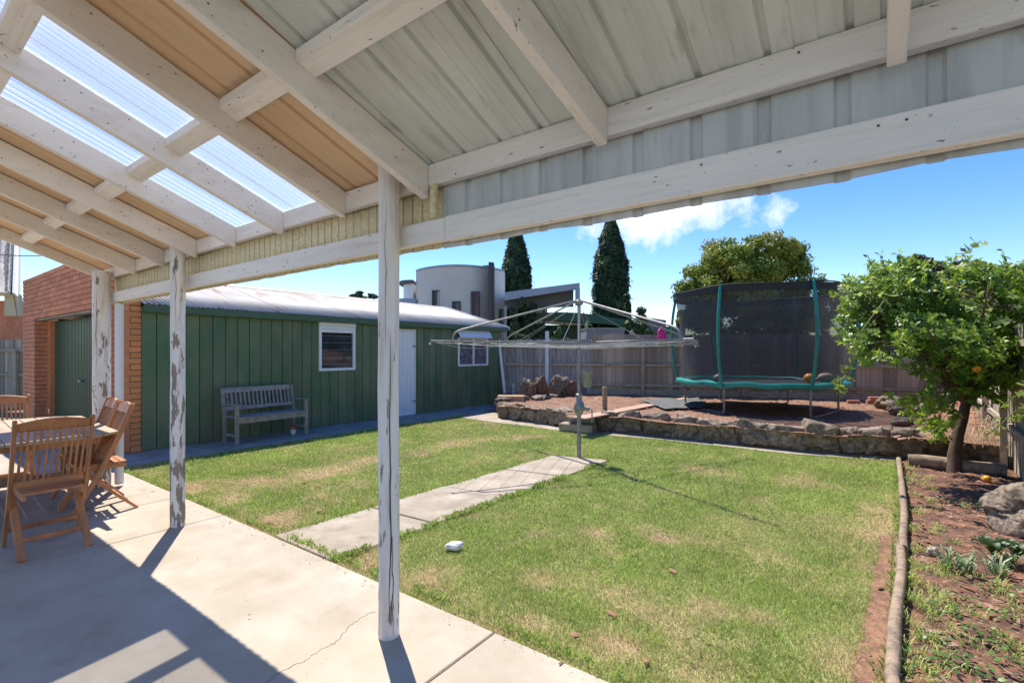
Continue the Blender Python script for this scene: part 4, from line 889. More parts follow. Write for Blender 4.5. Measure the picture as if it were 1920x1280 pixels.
c4 = copy_tree(ch); place(c4, C1+u*(TL+.02)+v_*.62, -u, 'teak folding chair at the far end of the table, facing us')

# ------------------------------------------------------------------ things on the raised bed
def block(name, c, d, rz, mat, label, cat, z=0.): 
    root = MB(); root.box(c, d, rz); o = root.build(name, M[mat], None, bevel=.012); return tag(o, label, cat)
def obj_at(name, me_c, mat, label, cat, **k): pass
def single(mb, name, mat, label, cat, loc, **k):
    mb.off = Vector(loc); o = mb.build(name, M[mat], None, **k); o.location = loc; return tag(o, label, cat)
a, b = P(1048, 807), P(1108, 812); d = (b-a); az = math.atan2(d.y, d.x); nrm = Vector((-d.y, d.x, 0)).normalized(); mid = (a+b)/2+nrm*.16
m = MB(); m.box((mid.x, mid.y, .065), (d.length+.02, .30, .15), az); single(m, 'lower_step', 'path', 'lower concrete step block at the foot of the stone wall gap', 'step', (mid.x, mid.y, 0), bevel=.015)
mid2 = mid+nrm*.30; m = MB(); m.box((mid2.x, mid2.y, .14), (d.length*.85, .28, .28), az); single(m, 'upper_step', 'strip', 'darker upper step between the two stone wall stretches', 'step', (mid2.x, mid2.y, 0), bevel=.015)
pA, pB = P(1085, 784, .315), P(1222, 758, .315)
m = MB(); m.bar(pA, pB, .30, .025); single(m, 'plank', 'plank', 'long pinkish plank laid as a path across the raised bed', 'plank', (pA.x, pA.y, .3), bevel=.004)
pA, pB = P(1228, 757, .32), P(1285, 746, .32); m = MB(); m.bar(pA, pB, .16, .022); single(m, 'plank', 'plank', 'short plank lying near the grey mesh mat by the fence', 'plank', (pA.x, pA.y, .3), bevel=.004)
p = P(1134, 769, .29); m = MB(); m.box((p.x, p.y, .29+.245), (.085, .085, .49), YAW+.2); single(m, 'timber_stump', 'log', 'short square timber post standing upright in the raised bed', 'post', (p.x, p.y, .29), bevel=.006)
m = MB(); mp_ = [P(1195, 750, .31), P(1250, 768, .31), P(1335, 764, .31), P(1310, 748, .31)]; n = 16; vs = []
for i in range(n+1):
    for j in range(n+1):
        q = mp_[0].lerp(mp_[3], i/n).lerp(mp_[1].lerp(mp_[2], i/n), j/n); e = min(i, j, n-i, n-j)/n; vs.append((q.x+.04*mnoise.noise(q*3), q.y+.05*mnoise.noise(q*2.3), .335+.045*mnoise.noise(q*2.2)+.02*mnoise.noise(q*7)))
m.add(vs, [(i*(n+1)+j, (i+1)*(n+1)+j, (i+1)*(n+1)+j+1, i*(n+1)+j+1) for i in range(n) for j in range(n)]); single(m, 'mesh_mat', 'mat', 'crumpled grey mesh mat lying on the soil left of the trampoline', 'mat', tuple(mp_[0]), smooth=True, solid=.012)
def rock(px, py, z, w, h, dep, mat, seed, label, flat=1., facet=0, name='rock', rz=0, Z=None, group=None):
    p = P(px, py, z); me = rock_mesh('rock', mat, seed, 5, .32, 1.3, 1, facet); o = bpy.data.objects.new(name, me); COL.objects.link(o); o.location = (p.x, p.y, z+h*.42); o.scale = (w*1.1, dep*1.1, h*1.12); o.rotation_euler = (0, 0, YAW+rz)
    return tag(o, label, 'rock', group)
rock(987, 744, .28, .32, .50, .3, M['limestone'], 3, 'upright grey rock leftmost of the row in front of the whitewashed fence', rz=.1)
rock(1012, 746, .28, .34, .60, .34, M['redrock'], 5, 'tall rusty brown rock standing in front of the whitewashed fence'); rock(998, 748, .28, .16, .42, .2, M['redrock'], 8, 'small brown rock leaning on the tall rusty rock')
rock(1050, 744, .28, .44, .56, .34, M['limestone'], 13, 'pointed pale fractured rock behind the stone edging', rz=-.4); rock(1068, 744, .28, .3, .44, .3, M['redrock'], 15, 'low brown rock right of the pointed pale rock')
p = P(958, 757, .22); m = MB(); m.box((p.x, p.y, .30), (.66, .35, .26), YAW-.05); single(m, 'sandstone_block', 'sandstone', 'cut sandstone block beside the shed corner', 'block', (p.x, p.y, .2), bevel=.015)
rock(1700, 778, .28, .55, .26, .40, M['limestone'], 31, 'pale knobbly rock near the right end of the raised bed', rz=.5); rock(1672, 768, .28, .5, .28, .4, M['limestone'], 33, 'pale rock behind another near the stacked red bricks', rz=.2)
rock(1720, 772, .28, .45, .18, .4, M['limestone'], 35, 'low pale rock beneath the orange tree branches'); rock(1690, 798, .28, .22, .14, .3, M['limestone'], 37, 'small pale stone sunk in the soil above the wall end')
rock(1938, 1000, -.02, .58, .38, .5, M['limestone'], 47, 'large pitted boulder at the right edge of the garden bed', rz=.3)
rock(1750, 1038, -.01, .07, .045, .05, M['ball_tan'], 43, 'small smooth pale stone on the soil of the right bed', name='pebble')
rock(853, 1028, -.005, .10, .05, .07, M['paper'], 45, 'crumpled white lump lying on the lawn right of the front post', name='white_lump')
rock(1048+0, 868+0, -.01, .01, .01, .01, M['paper'], 46, 'tiny white scrap on the path', name='white_scrap') if False else None
# red bricks at the fence foot and along the side fence
tb_ = unit_box('loose_brick', M['terracotta'], .04)
for i, (px, py, z, rz, lab) in enumerate([(1636, 754, .32, .0, 'red brick lying at the back fence, lower left of the little stack'), (1658, 754, .32, .1, 'red brick at the back fence, lower right of the little stack'), (1640, 754, .40, .05, 'red brick resting on top of the little stack at the back fence'), (1600, 756, .32, -.1, 'red brick lying flat left of the little stack'), (1722, 757, .32, .1, 'red brick behind the pale rocks')]):
    p = P(px, 755, .30); o = bpy.data.objects.new('brick_loose', tb_); COL.objects.link(o); o.name = 'red_brick'; o.location = (p.x, p.y, z); o.scale = (.25, .12, .085); o.rotation_euler = (.0, 0, YAW+rz-.2); tag(o, lab, 'brick', 'loose red bricks')
be = empty('brick_edging', P(1840, 790, .3), 0, 'row of red bricks laid along the foot of the side fence', 'edging'); dd = (SB-SA).normalized(); nrs = Vector((dd.y, -dd.x, 0))
for k in range(24):
    p = SA+dd*(.5+k*.235)+nrs*(.19+random.uniform(-.02, .02)); inst('brick', tb_, (p.x, p.y, .32+random.uniform(-.015, .015)), (random.uniform(-.08, .08), 0, math.atan2(dd.y, dd.x)+random.uniform(-.08, .08)), (.22, .11, .08), be)
# logs
lp = [Vector((p.x, p.y, 0)) for p in LOGL]
lg = empty('log_edging', lp[1], 0, 'long thin round timber edging between the lawn and the right garden bed', 'edging')
cut = [-1.2, .9, 3.3, 99]
segs = []; pts = []
for a, b in zip(lp[:-1], lp[1:]):
    for t in np.linspace(0, 1, 8)[:-1]: pts.append(a.lerp(b, t))
pts.append(lp[-1]); pts = [p+Vector((.012*mnoise.noise(p*1.3), .012*mnoise.noise(p*1.7+Vector((4, 4, 4))), .032+.010*mnoise.noise(p*.9))) for p in pts]
for i, (a, b) in enumerate(((0, 15), (15, len(pts)))):
    q = pts[a:b+1] if b < len(pts) else pts[a:]; m = MB(); m.tube([p+Vector((.02*i, 0, 0)) for p in q], [.029*(1+.16*mnoise.noise(p*4)) for p in q], 14); m.build('log', M['log'], lg, smooth=True)
a, b = P(1703, 862, .06), P(1886, 882, .05); m = MB(); m.tube([a.lerp(b, t)+Vector((0, 0, .01*math.sin(t*7))) for t in np.linspace(0, 1, 12)], [.078, .082, .084, .083, .085, .086, .085, .088, .087, .087, .086, .085], 16); single(m, 'round_log', 'log', 'thick round log lying in front of the low stone wall behind the orange tree', 'log', tuple(a), smooth=True)
# fallen fruit and bits
def fruit(px, py, z, r, label): 
    p = P(px, py, z); o = bpy.data.objects.new('orange', rock_mesh('orange', M['orange'], px, 3, .01, 1.)); COL.objects.link(o); o.location = (p.x, p.y, z+r*.9); o.scale = (2*r, 2*r, 1.9*r); tag(o, label, 'fruit')
fruit(1850, 903, -.01, .042, 'fallen orange lying on the soil in the shade of the tree')
m = MB(); p = D(1736, 828, 7.2)
bf = empty('plastic_toy', p, 0, 'small blue and red plastic toy on the low stone wall beside the orange tree', 'toy')
m.lathe(p, [(.03, -.03), (.05, 0), (.03, .03)], 10); m.build('blue_bead', M['blue'], bf, smooth=True); m = MB(); q = D(1748, 827, 7.2); m.lathe(q, [(.03, -.03), (.05, 0), (.03, .03)], 10); m.build('blue_bead', M['blue'], bf, smooth=True)
m = MB(); q = D(1722, 822, 7.2); m.lathe(q, [(.02, -.02), (.035, 0), (.02, .02)], 10); m.build('red_bead', M['redp'], bf, smooth=True)
me = rock_mesh('dead_leaf', M['deadleaf'], 3, 2, .5, 2.)
for i, (px, py) in enumerate([(1148, 1150), (1079, 1190), (1212, 1237), (570, 905), (600, 958), (505, 978), (1262, 1070), (1650, 1100)]):
    p = P(px, py, 0); o = bpy.data.objects.new('dead_leaf', me); COL.objects.link(o); o.location = (p.x, p.y, .0); s = .03 if py > 1000 else .035; o.scale = (s*1.6, s, s*.35); o.rotation_euler = (.3, .2, i)
    tag(o, 'curled dead leaf '+['on the grass above the patio corner slab', 'on the lawn nearest the front patio edge, rusty red', 'at the very bottom of the lawn', 'on the far lawn left of the worn trail', 'on the lawn beside the path start', 'on the lawn just outside the patio edge', 'in the middle of the lawn', 'beside the bare strip by the log edging'][i], 'leaf', 'dead leaves on the lawn')
# ------------------------------------------------------------------ foliage
def leaf_cloud(name, ctr, nrm_dir, size, asp, mat, parent=None, shape='quad', droop=.0, kind='stuff', rnd=None, flat=.6):
    """ctr (n,3) leaf positions, nrm_dir (n,3) preferred outward direction"""
    n = len(ctr); d = nrm_dir+rng.normal(0, flat, (n, 3)); d[:, 2] += .35-droop; d /= np.linalg.norm(d, axis=1, keepdims=True)+1e-9
    t = rng.normal(0, 1, (n, 3)); t -= (t*d).sum(1, keepdims=True)*d; t /= np.linalg.norm(t, axis=1, keepdims=True)+1e-9
    # leaf axis t lies in the leaf plane, d is its normal
    s = np.cross(d, t); L = (size*rng.uniform(.6, 1.25, n))[:, None]; Wd = L*asp/2; c = np.asarray(ctr)
    r1 = rng.random(n) if rnd is None else rnd; r2 = rng.random(n)
    if shape == 'leaf':
        v = np.stack([c, c+t*L*.35+s*Wd+d*L*.06, c+t*L*.35-s*Wd+d*L*.06, c+t*L*.72+s*Wd*.75, c+t*L*.72-s*Wd*.75, c+t*L-d*L*.12], 1).reshape(-1, 3); b = np.arange(n)*6
        f = np.concatenate([np.stack([b, b+2, b+1], 1), np.stack([b+1, b+2, b+3], 1), np.stack([b+2, b+4, b+3], 1), np.stack([b+3, b+4, b+5], 1)]); k = 6
    else:
        v = np.stack([c-t*L*.5, c+s*Wd, c+t*L*.5, c-s*Wd], 1).reshape(-1, 3); b = np.arange(n)*4
        f = np.stack([b, b+1, b+2, b+3], 1); k = 4
    return npmesh(name, v, f, mat, parent, {'rnd': np.repeat(r1, k), 'rnd2': np.repeat(r2, k)}, kind)
def lobes(cs_, n, shell=.45):
    """points in the outer shells of a set of (centre, radii) lobes"""
    vol = np.array([r[0]*r[1]*r[2] for _, r in cs_])**(2/3); cnt = (n*vol/vol.sum()).astype(int); P_, N_ = [], []
    for (c, r), k in zip(cs_, cnt):
        u_ = rng.normal(0, 1, (k, 3)); u_ /= np.linalg.norm(u_, axis=1, keepdims=True); q = (shell+(1-shell)*rng.random(k)**.6)[:, None]
        bumps = 1+.16*np.sin(u_[:, :1]*5+c[0])*np.sin(u_[:, 1:2]*6+c[1])
        P_.append(np.array(c)+u_*q*np.array(r)*bumps); N_.append(u_)
    return np.concatenate(P_), np.concatenate(N_)
def crown_from(px_lobes, Z, n, size, asp, mat, root, dz=1.0, sub=9, shape='quad', subr=.33):
    L_ = []
    for (px, py, rx_, ry_) in px_lobes:
        c = D(px, py, Z); r = rx_/F*Z; rz_ = ry_/F*Z
        for k in range(sub):
            u_ = Vector(rng.normal(0, 1, 3)).normalized(); q = random.uniform(.30, .95)
            L_.append(((c.x+u_.x*r*q, c.y+u_.y*r*q*dz, c.z+u_.z*rz_*q), (r*subr*random.uniform(.7, 1.3), r*subr*random.uniform(.7, 1.3), rz_*subr*random.uniform(.7, 1.2))))
    p, nn = lobes(L_, n, .15); clump = fbm(p[:, 0]+p[:, 2], p[:, 1]-p[:, 2]*.7, .8); r1 = np.clip((clump-.35)*1.6+rng.normal(0, .18, len(p)), 0, 1)
    return leaf_cloud('crown', p, nn, size, asp, mat, root, shape, rnd=r1)
def trunk(root, p, h, r, mat='bark_dark', limbs=0, spread=1., nm='trunk', lean=(0, 0)):
    m = MB(); n = 8; p = Vector(p); top = p+Vector((lean[0], lean[1], h))
    m.tube([p.lerp(top, t)+Vector((.12*r*math.sin(t*6), .1*r*math.cos(t*5), 0)) for t in np.linspace(0, 1, n)], [r*(1.15-.5*t) for t in np.linspace(0, 1, n)], 10); m.build(nm, M[mat], root, smooth=True)
    for k in range(limbs):
        a = 2.4*k+.5; q = p.lerp(top, .55+.4*k/limbs); e = q+Vector((math.cos(a)*spread, math.sin(a)*spread, spread*random.uniform(.6, 1.2))); mid = q.lerp(e, .5)+Vector((0, 0, -.1*spread))
        m = MB(); m.tube([q, mid, e], [r*.5, r*.33, r*.12], 7); m.build('limb', M[mat], root, smooth=True)
# two tall cypresses
def cypress(px, Z, ytop, halfw, label, n=32000, ybase=655, bulge=1.0):
    b = D(px, 660, Z); ztop = CH+(HZ-ytop)/F*Z; root = empty('cypress_tree', (b.x, b.y, 0), 0, label, 'tree'); trunk(root, (b.x, b.y, 0), ztop*.9, .16)
    r = halfw/F*Z; k = n; t = rng.random(k)**.9; a = rng.uniform(0, 2*np.pi, k); z = .6+(ztop-.6)*t
    prof_ = np.clip((1-t)*3.0, 0, 1)**.6*np.clip(.92+.5*t*(1-t)+.12*(1-t), 0, 1.2)*bulge*.88
    rr = r*prof_*(.90+.14*fbm(a*2.2+7, z*1.0, 2.6)+.05*np.sin(z*5+a*3))*rng.uniform(.72, 1.04, k)*np.where(rng.random(k) < .06, 1.14, 1)
    p = np.stack([b.x+rr*np.cos(a), b.y+rr*np.sin(a), z], 1); nn = np.stack([np.cos(a), np.sin(a), np.full(k, .55)], 1)
    c_ = fbm(a*3, z, 1.3); leaf_cloud('crown', p, nn, .36, .30, M['leaf_cypress'], root, rnd=np.clip((c_-.4)*2.4+rng.normal(0, .2, k), 0, 1), flat=.45)
cypress(968, 34, 420, 29, 'tall narrow cypress behind the cement rendered house'); cypress(1145, 34, 404, 34, 'tall narrow cypress behind the clothes hoist, right of the flat canopy')
def tree(name, lob, Z, n, size, mat, label, asp=.5, th=None, tr_=.2, limbs=5, sub=9, subr=.33, cat='tree', spread=1.5, shape='quad', base=(None, 0)):
    px = base[0] or sum(l[0] for l in lob)/len(lob); b = D(px, 660, Z); root = empty(name, (b.x, b.y, 0), 0, label, cat)
    trunk(root, (b.x, b.y, 0), th or (CH+(HZ-min(l[1] for l in lob))/F*Z)*.6, tr_, limbs=limbs, spread=spread); crown_from(lob, Z, n, size, asp, M[mat], root, sub=sub, subr=subr, shape=shape); return root
tree('gum_tree', [(1410, 505, 85, 60), (1350, 525, 75, 60), (1470, 530, 70, 65), (1310, 550, 45, 55), (1520, 565, 45, 60), (1415, 470, 75, 42), (1360, 490, 60, 45), (1470, 495, 60, 45), (1300, 590, 30, 30), (1400, 560, 90, 50), (1480, 590, 70, 45), (1350, 590, 60, 40), (1420, 610, 90, 25), (1520, 600, 45, 40)], 23, 90000, .17, 'leaf_tree', 'big rounded tree with golden green crown behind the trampoline', .5, th=3.8, tr_=.3, limbs=7, sub=22, subr=.30, spread=1.3)
tree('bushy_tree', [(1600, 545, 40, 28), (1575, 575, 35, 35), (1640, 560, 35, 30)], 26, 9000, .22, 'leaf_far', 'green tree top just right of the trampoline net'); tree('rusty_tree', [(1745, 500, 38, 26), (1790, 520, 45, 30), (1700, 530, 30, 25)], 27, 9000, .22, 'leaf_rust', 'rusty brown tree crown behind the top of the orange tree')
tree('distant_tree', [(680, 553, 22, 8), (665, 557, 12, 6), (700, 556, 12, 6)], 60, 4000, .3, 'leaf_far', 'tiny tree top showing above the garage roof ridge', th=6, limbs=2)
tree('shrub', [(1195, 600, 26, 30), (1215, 620, 24, 22), (1180, 575, 12, 25)], 29, 9000, .18, 'leaf_shrub', 'rounded shrub at the foot of the right hand cypress', th=2, limbs=3, spread=.6)
tree('shrub', [(1272, 610, 18, 32), (1265, 640, 20, 15)], 24, 4000, .16, 'leaf_far', 'dark green shrub beyond the fence left of the trampoline pole', th=2, limbs=2, spread=.4)
tree('shrub', [(960, 600, 16, 30), (985, 600, 20, 42), (1000, 622, 25, 20), (1045, 625, 25, 14)], 27, 14000, .16, 'leaf_cypress', 'dark conifer mass under the flat canopy roof', th=2, limbs=2, spread=.4)
tree('shrub', [(968, 632, 14, 12), (985, 636, 10, 8)], 17, 1500, .12, 'leaf_shrub', 'small pale leafed bush poking over the left part of the fence', th=1.4, tr_=.04, limbs=2, spread=.3); tree('shrub', [(1048, 628, 9, 20), (1062, 640, 8, 8), (1035, 640, 8, 8)], 17, 1500, .12, 'leaf_shrub', 'slender pale leafed bush poking over the fence below the canopy post', th=1.4, tr_=.04, limbs=2, spread=.3)

# ------------------------------------------------------------------ orange tree with a grape vine
ob = P(1788, 882, 0); OZ = 6.24
ot = empty('orange_tree', (ob.x, ob.y, 0), 0, 'leafy orange tree with dark bent trunk in the right garden bed', 'tree')
def OT(px, py, dz=0.): return D(px, py, OZ+dz)
m = MB(); tp = [ob+Vector((0, 0, -.05)), OT(1790, 850), OT(1796, 815), OT(1806, 780, .02), OT(1812, 750, .05)]; m.tube(tp, [.085, .070, .062, .056, .05], 12); m.build('trunk', M['bark'], ot, smooth=True)
fork = tp[-1]; tips = []
limbs = [(1700, 640, -.7), (1640, 600, -.3), (1760, 560, .5), (1850, 560, -.4), (1930, 600, .2), (1990, 640, .6), (1690, 690, .6), (1880, 660, -.9), (1800, 640, 1.0), (1740, 620, -1.1), (1940, 540, .8), (1840, 700, -.6)]
for (px, py, dz) in limbs:
    e = OT(px, py, dz); mid = fork.lerp(e, .5)+Vector((0, 0, .10)); m = MB(); m.tube([fork-Vector((0, 0, .05)), mid, e], [.034, .024, .010], 7); m.build('limb', M['bark'], ot, smooth=True)
    tips.append(e); tips.append(mid)
# crown volume: lobes measured off the silhouette
cl = [(1650, 560, 55, 55, -.2), (1620, 610, 40, 45, 0), (1700, 560, 70, 70, .1), (1780, 580, 90, 90, .1), (1860, 590, 90, 95, 0), (1950, 590, 90, 100, .2), (1690, 640, 75, 45, -.5), (1770, 660, 80, 45, -.5), (1860, 680, 75, 50, -.3), (1930, 680, 60, 55, 0), (1820, 540, 60, 45, .4), (1905, 540, 60, 40, .2), (1720, 520, 50, 30, .2), (2020, 620, 80, 100, .1),
      (1745, 765, 40, 26, -.3), (1768, 805, 20, 24, -.1), (1815, 725, 55, 26, -.2), (1715, 745, 30, 12, -.5)]
ros = []; 
for (px, py, rx_, ry_, dz) in cl:
    c = OT(px, py, dz); r = rx_/F*OZ; rz_ = ry_/F*OZ; k = int(300*(r*rz_)/(.55*.5)*(1.2 if py < 700 else .7))
    u_ = rng.normal(0, 1, (k, 3)); u_ /= np.linalg.norm(u_, axis=1, keepdims=True); q = (.25+.75*rng.random(k)**.55)[:, None]; ros.append(np.array(c)+u_*q*np.array([r, r*1.0, rz_]))
ros = np.concatenate(ros); n = len(ros); keep = fbm(ros[:, 0]*1.0+ros[:, 2]*.9, ros[:, 1]+ros[:, 2]*.4, 3.0) > .43; ros = ros[keep]; n = len(ros)
cen = np.array(OT(1800, 640)); K = 9
gd_ = (ros-cen); gd_ /= np.linalg.norm(gd_, axis=1, keepdims=True); gd_[:, 2] += .5; gd_ += rng.normal(0, .35, (n, 3)); gd_ /= np.linalg.norm(gd_, axis=1, keepdims=True)
# rosettes: leaves fan from a short twig
V_, r1_, r2_ = [], [], []; 
tw_len = rng.uniform(.06, .14, n); idx = np.repeat(np.arange(n), K); tt = np.tile(np.arange(K)/K, n); g_ = gd_[idx]; base = ros[idx]+g_*(tt*tw_len[idx])[:, None]
s1 = np.cross(g_, np.array([.3, .2, .93])); s1 /= np.linalg.norm(s1, axis=1, keepdims=True); s2 = np.cross(g_, s1); ang = np.tile(np.arange(K)*2.4, n)+rng.normal(0, .3, n*K)
t = g_*(.45+.5*tt)[:, None]+(s1*np.cos(ang)[:, None]+s2*np.sin(ang)[:, None])*(1.1-.5*tt)[:, None]; t[:, 2] -= .1; t /= np.linalg.norm(t, axis=1, keepdims=True)
d_ = g_-(g_*t).sum(1, keepdims=True)*t+rng.normal(0, .25, t.shape); d_ /= np.linalg.norm(d_, axis=1, keepdims=True); s = np.cross(d_, t); s /= np.linalg.norm(s, axis=1, keepdims=True)
L = (.074*rng.uniform(.6, 1.25, n*K))[:, None]; Wd = L*.23
v = np.stack([base, base+t*L*.32+s*Wd+d_*L*.07, base+t*L*.32-s*Wd+d_*L*.07, base+t*L*.7+s*Wd*.8+d_*L*.04, base+t*L*.7-s*Wd*.8+d_*L*.04, base+t*L-d_*L*.12], 1).reshape(-1, 3); b = np.arange(n*K)*6
f = np.concatenate([np.stack([b, b+2, b+1], 1), np.stack([b+1, b+2, b+3], 1), np.stack([b+2, b+4, b+3], 1), np.stack([b+3, b+4, b+5], 1)])
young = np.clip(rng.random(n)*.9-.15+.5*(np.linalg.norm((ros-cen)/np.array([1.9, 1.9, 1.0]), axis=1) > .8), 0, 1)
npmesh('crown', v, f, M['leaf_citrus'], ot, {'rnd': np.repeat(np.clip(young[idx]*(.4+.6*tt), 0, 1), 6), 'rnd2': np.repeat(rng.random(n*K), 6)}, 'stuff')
# twigs: thin sticks from limb skeleton towards rosettes
m = MB(); sk = [fork.lerp(OT(px, py, dz), t)+Vector((0, 0, .1*math.sin(math.pi*t))) for px, py, dz in limbs for t in (.3, .5, .7, .9, 1)]
for i in range(0, n, 5):
    p = Vector(ros[i]); q = min(sk, key=lambda s_: (s_-p).length)
    if (q-p).length < .75: m.tube([q, q.lerp(p, .5)+Vector((0, 0, .03)), p], [.006, .004, .002], 4, cap=False)
m.build('twigs', M['bark'], ot, kind='stuff')
fr2 = []
for k, (px, py, dz) in enumerate([(1831, 692, -.75)]):
    c = OT(px, py, dz); me = rock_mesh('orange_fruit', M['orange'], k+3, 3, .01, 1.); o = inst('orange_fruit', me, c, (0, 0, 0), (.08, .08, .076) if k == 0 else (.06, .06, .06), ot)
# tall shoots at the crown's top
m = MB(); spts, sn_ = [], []
for (pa, pb, dz) in [((1645, 530), (1628, 480), 0), ((1660, 520), (1650, 478), .1), ((1690, 500), (1682, 476), 0), ((1895, 520), (1880, 470), .2)]:
    a, b = OT(*pa, dz), OT(*pb, dz); m.tube([a, b], [.006, .003], 5)
    for t in np.linspace(.1, 1, 9): spts.append(a.lerp(b, t)); sn_.append((random.uniform(-1, 1), random.uniform(-1, 1), .3))
m.build('shoot', M['bark'], ot); leaf_cloud('shoot_leaves', np.array([tuple(p) for p in spts]*2), np.array(sn_*2), .085, .5, M['leaf_citrus'], ot, 'leaf')
# vine
vn = empty('grape_vine', OT(1600, 700, -.3), 0, 'bright yellow green grape vine trailing over the orange tree and hanging by the trampoline', 'vine')
paths = [[(1660, 560, -.7), (1615, 620, -.75), (1598, 680, -.8), (1580, 715, -.8), (1568, 742, -.8)], [(1700, 560, -.6), (1640, 540, -.7), (1605, 545, -.75), (1578, 540, -.8), (1562, 565, -.8)], [(1720, 540, -.3), (1770, 510, -.4), (1800, 480, -.4), (1822, 466, -.4), (1838, 452, -.4)], [(1800, 520, -.3), (1850, 500, -.3), (1900, 500, -.3), (1960, 520, -.3)],
         [(1940, 760, -1.5), (1905, 770, -1.55), (1870, 800, -1.6), (1850, 815, -1.6)], [(1960, 700, -1.5), (1915, 735, -1.55), (1880, 760, -1.6)], [(1590, 700, -.8), (1576, 712, -.8), (1566, 726, -.8)]]
vp = []; m = MB()
for q in paths:
    pts = [OT(*x) for x in q]; m.tube(pts, .005, 5)
    for a, b in zip(pts[:-1], pts[1:]):
        for t in np.linspace(0, 1, 7)[:-1]: vp.append(a.lerp(b, t)+Vector(rng.normal(0, .035, 3)))
m.build('stem', M['leaf_vine'], vn, kind='stuff')
def lobed(vp, size, mat, name, root):
    vs, fs = [], []
    for p in vp:
        nn = Vector((rng.normal(0, .5)-cs*0+sn*.5, rng.normal(0, .5)-cs*.5, .7+rng.normal(0, .3))).normalized(); t = nn.cross(Vector(rng.normal(0, 1, 3))).normalized(); s = nn.cross(t); sz = size*random.uniform(.6, 1.2); b = len(vs); vs.append(tuple(p-nn*sz*.05))
        for k in range(10):
            a = 2*math.pi*k/10; r = sz*(.55 if k % 2 == 0 else .36)*(1.1 if k == 0 else 1)*(.25 if k == 5 else 1); vs.append(tuple(p+t*r*math.cos(a)+s*r*math.sin(a)+nn*random.uniform(-.1, .1)*sz))
        fs += [(b, b+1+k, b+1+(k+1) % 10) for k in range(10)]
    v = np.array(vs); f = np.array(fs); n = len(vp); return npmesh(name, v, f, mat, root, {'rnd': np.repeat(rng.random(n), 11), 'rnd2': np.repeat(rng.random(n), 11)}, 'stuff')
extra = [OT(random.uniform(1720, 1990), random.uniform(490, 620), random.uniform(-.95, -.3)) for _ in range(60)]
lobed(vp+extra, .095, M['leaf_vine'], 'leaves', vn)

# ------------------------------------------------------------------ weeds and straw
def blade_geo(px, py, hgt, wid, n, spread):
    p = P(px, py, -.01); a = rng.uniform(0, 2*np.pi, n); rr = spread*rng.random(n)**.7; x, y = p.x+rr*np.cos(a), p.y+rr*np.sin(a); h = hgt*rng.uniform(.3, 1.1, n); la = a+rng.normal(0, .8, n); ln = h*rng.uniform(.4, 1.3, n); wa = la+np.pi/2; w = wid*rng.uniform(.7, 1.2, n)
    z = np.full(n, -.012); dx, dy = np.cos(la), np.sin(la); wx, wy = np.cos(wa)*w/2, np.sin(wa)*w/2
    v = np.stack([np.stack([x-wx, y-wy, z], 1), np.stack([x+wx, y+wy, z], 1), np.stack([x+dx*ln*.3-wx, y+dy*ln*.3-wy, z+h*.65], 1), np.stack([x+dx*ln*.3+wx, y+dy*ln*.3+wy, z+h*.65], 1), np.stack([x+dx*ln*.75-wx*.6, y+dy*ln*.75-wy*.6, z+h*.9], 1), np.stack([x+dx*ln*.75+wx*.6, y+dy*ln*.75+wy*.6, z+h*.9], 1), np.stack([x+dx*ln*1.1, y+dy*ln*1.1, z+h*.72], 1)], 1).reshape(-1, 3)
    b = np.arange(n)*7; f = np.concatenate([np.stack([b, b+1, b+3], 1), np.stack([b, b+3, b+2], 1), np.stack([b+2, b+3, b+5], 1), np.stack([b+2, b+5, b+4], 1), np.stack([b+4, b+5, b+6], 1)])
    return p, v, f
def tufts(name, spots_, label, mat, hgt, wid, nper, spread, dryr=(0, .3), cat='plant', stuff=False):
    V_, F_, k = [], [], 0
    for i, (px, py) in enumerate(spots_):
        p, v, f = blade_geo(px, py, hgt, wid, nper, spread*(.7+.6*random.random())); nb_ = len(v)//7
        if stuff: V_.append(v); F_.append(f+k); k += len(v); continue
        v -= np.array([p.x, p.y, 0]); o = npmesh(name, v, f, M[mat], None, {'dry': np.repeat(rng.uniform(*dryr, nb_), 7), 'rnd': np.repeat(rng.random(nb_), 7), 'rnd2': np.repeat(rng.random(nb_), 7)}); o.location = (p.x, p.y, 0); tag(o, label[i], cat)
    if stuff:
        v = np.concatenate(V_); nb_ = len(v)//7; o = npmesh(name, v, np.concatenate(F_), M[mat], None, {'dry': np.repeat(rng.uniform(*dryr, nb_), 7), 'rnd2': np.repeat(rng.random(nb_), 7)}, 'stuff'); tag(o, label)
random.seed(11)
gsp = [(1700, 985), (1725, 960), (1715, 930), (1745, 940), (1706, 900), (1735, 905), (1700, 1050), (1705, 1085), (1775, 1075), (1712, 1120), (1700, 1165), (1735, 1200), (1705, 1250), (1770, 1180), (1790, 1020), (1860, 1040), (1740, 1275), (1692, 872), (1705, 880), (1765, 878), (1712, 1030), (1820, 1075), (1755, 990)]
gsp += [(1700+abs(random.gauss(0, 40)), 880+400*random.random()) for _ in range(26)]+[(random.uniform(1720, 1915), random.uniform(1060, 1275)) for _ in range(20)]
tufts('bed_grass', gsp, 'ragged grass tufts growing in the soil of the right garden bed', 'blade', .055, .0045, 30, .07, (0, .5), stuff=True)
tufts('striped_plant', [(1775, 1062), (1810, 1068), (1870, 1075), (1895, 1060)], ['striped strappy plant, leftmost of the row in the right bed', 'striped strappy plant second in the row in the right bed', 'striped strappy plant below the boulder', 'striped strappy plant at the right frame edge under the boulder'], 'leaf_spider', .13, .014, 34, .04)
C_ = []
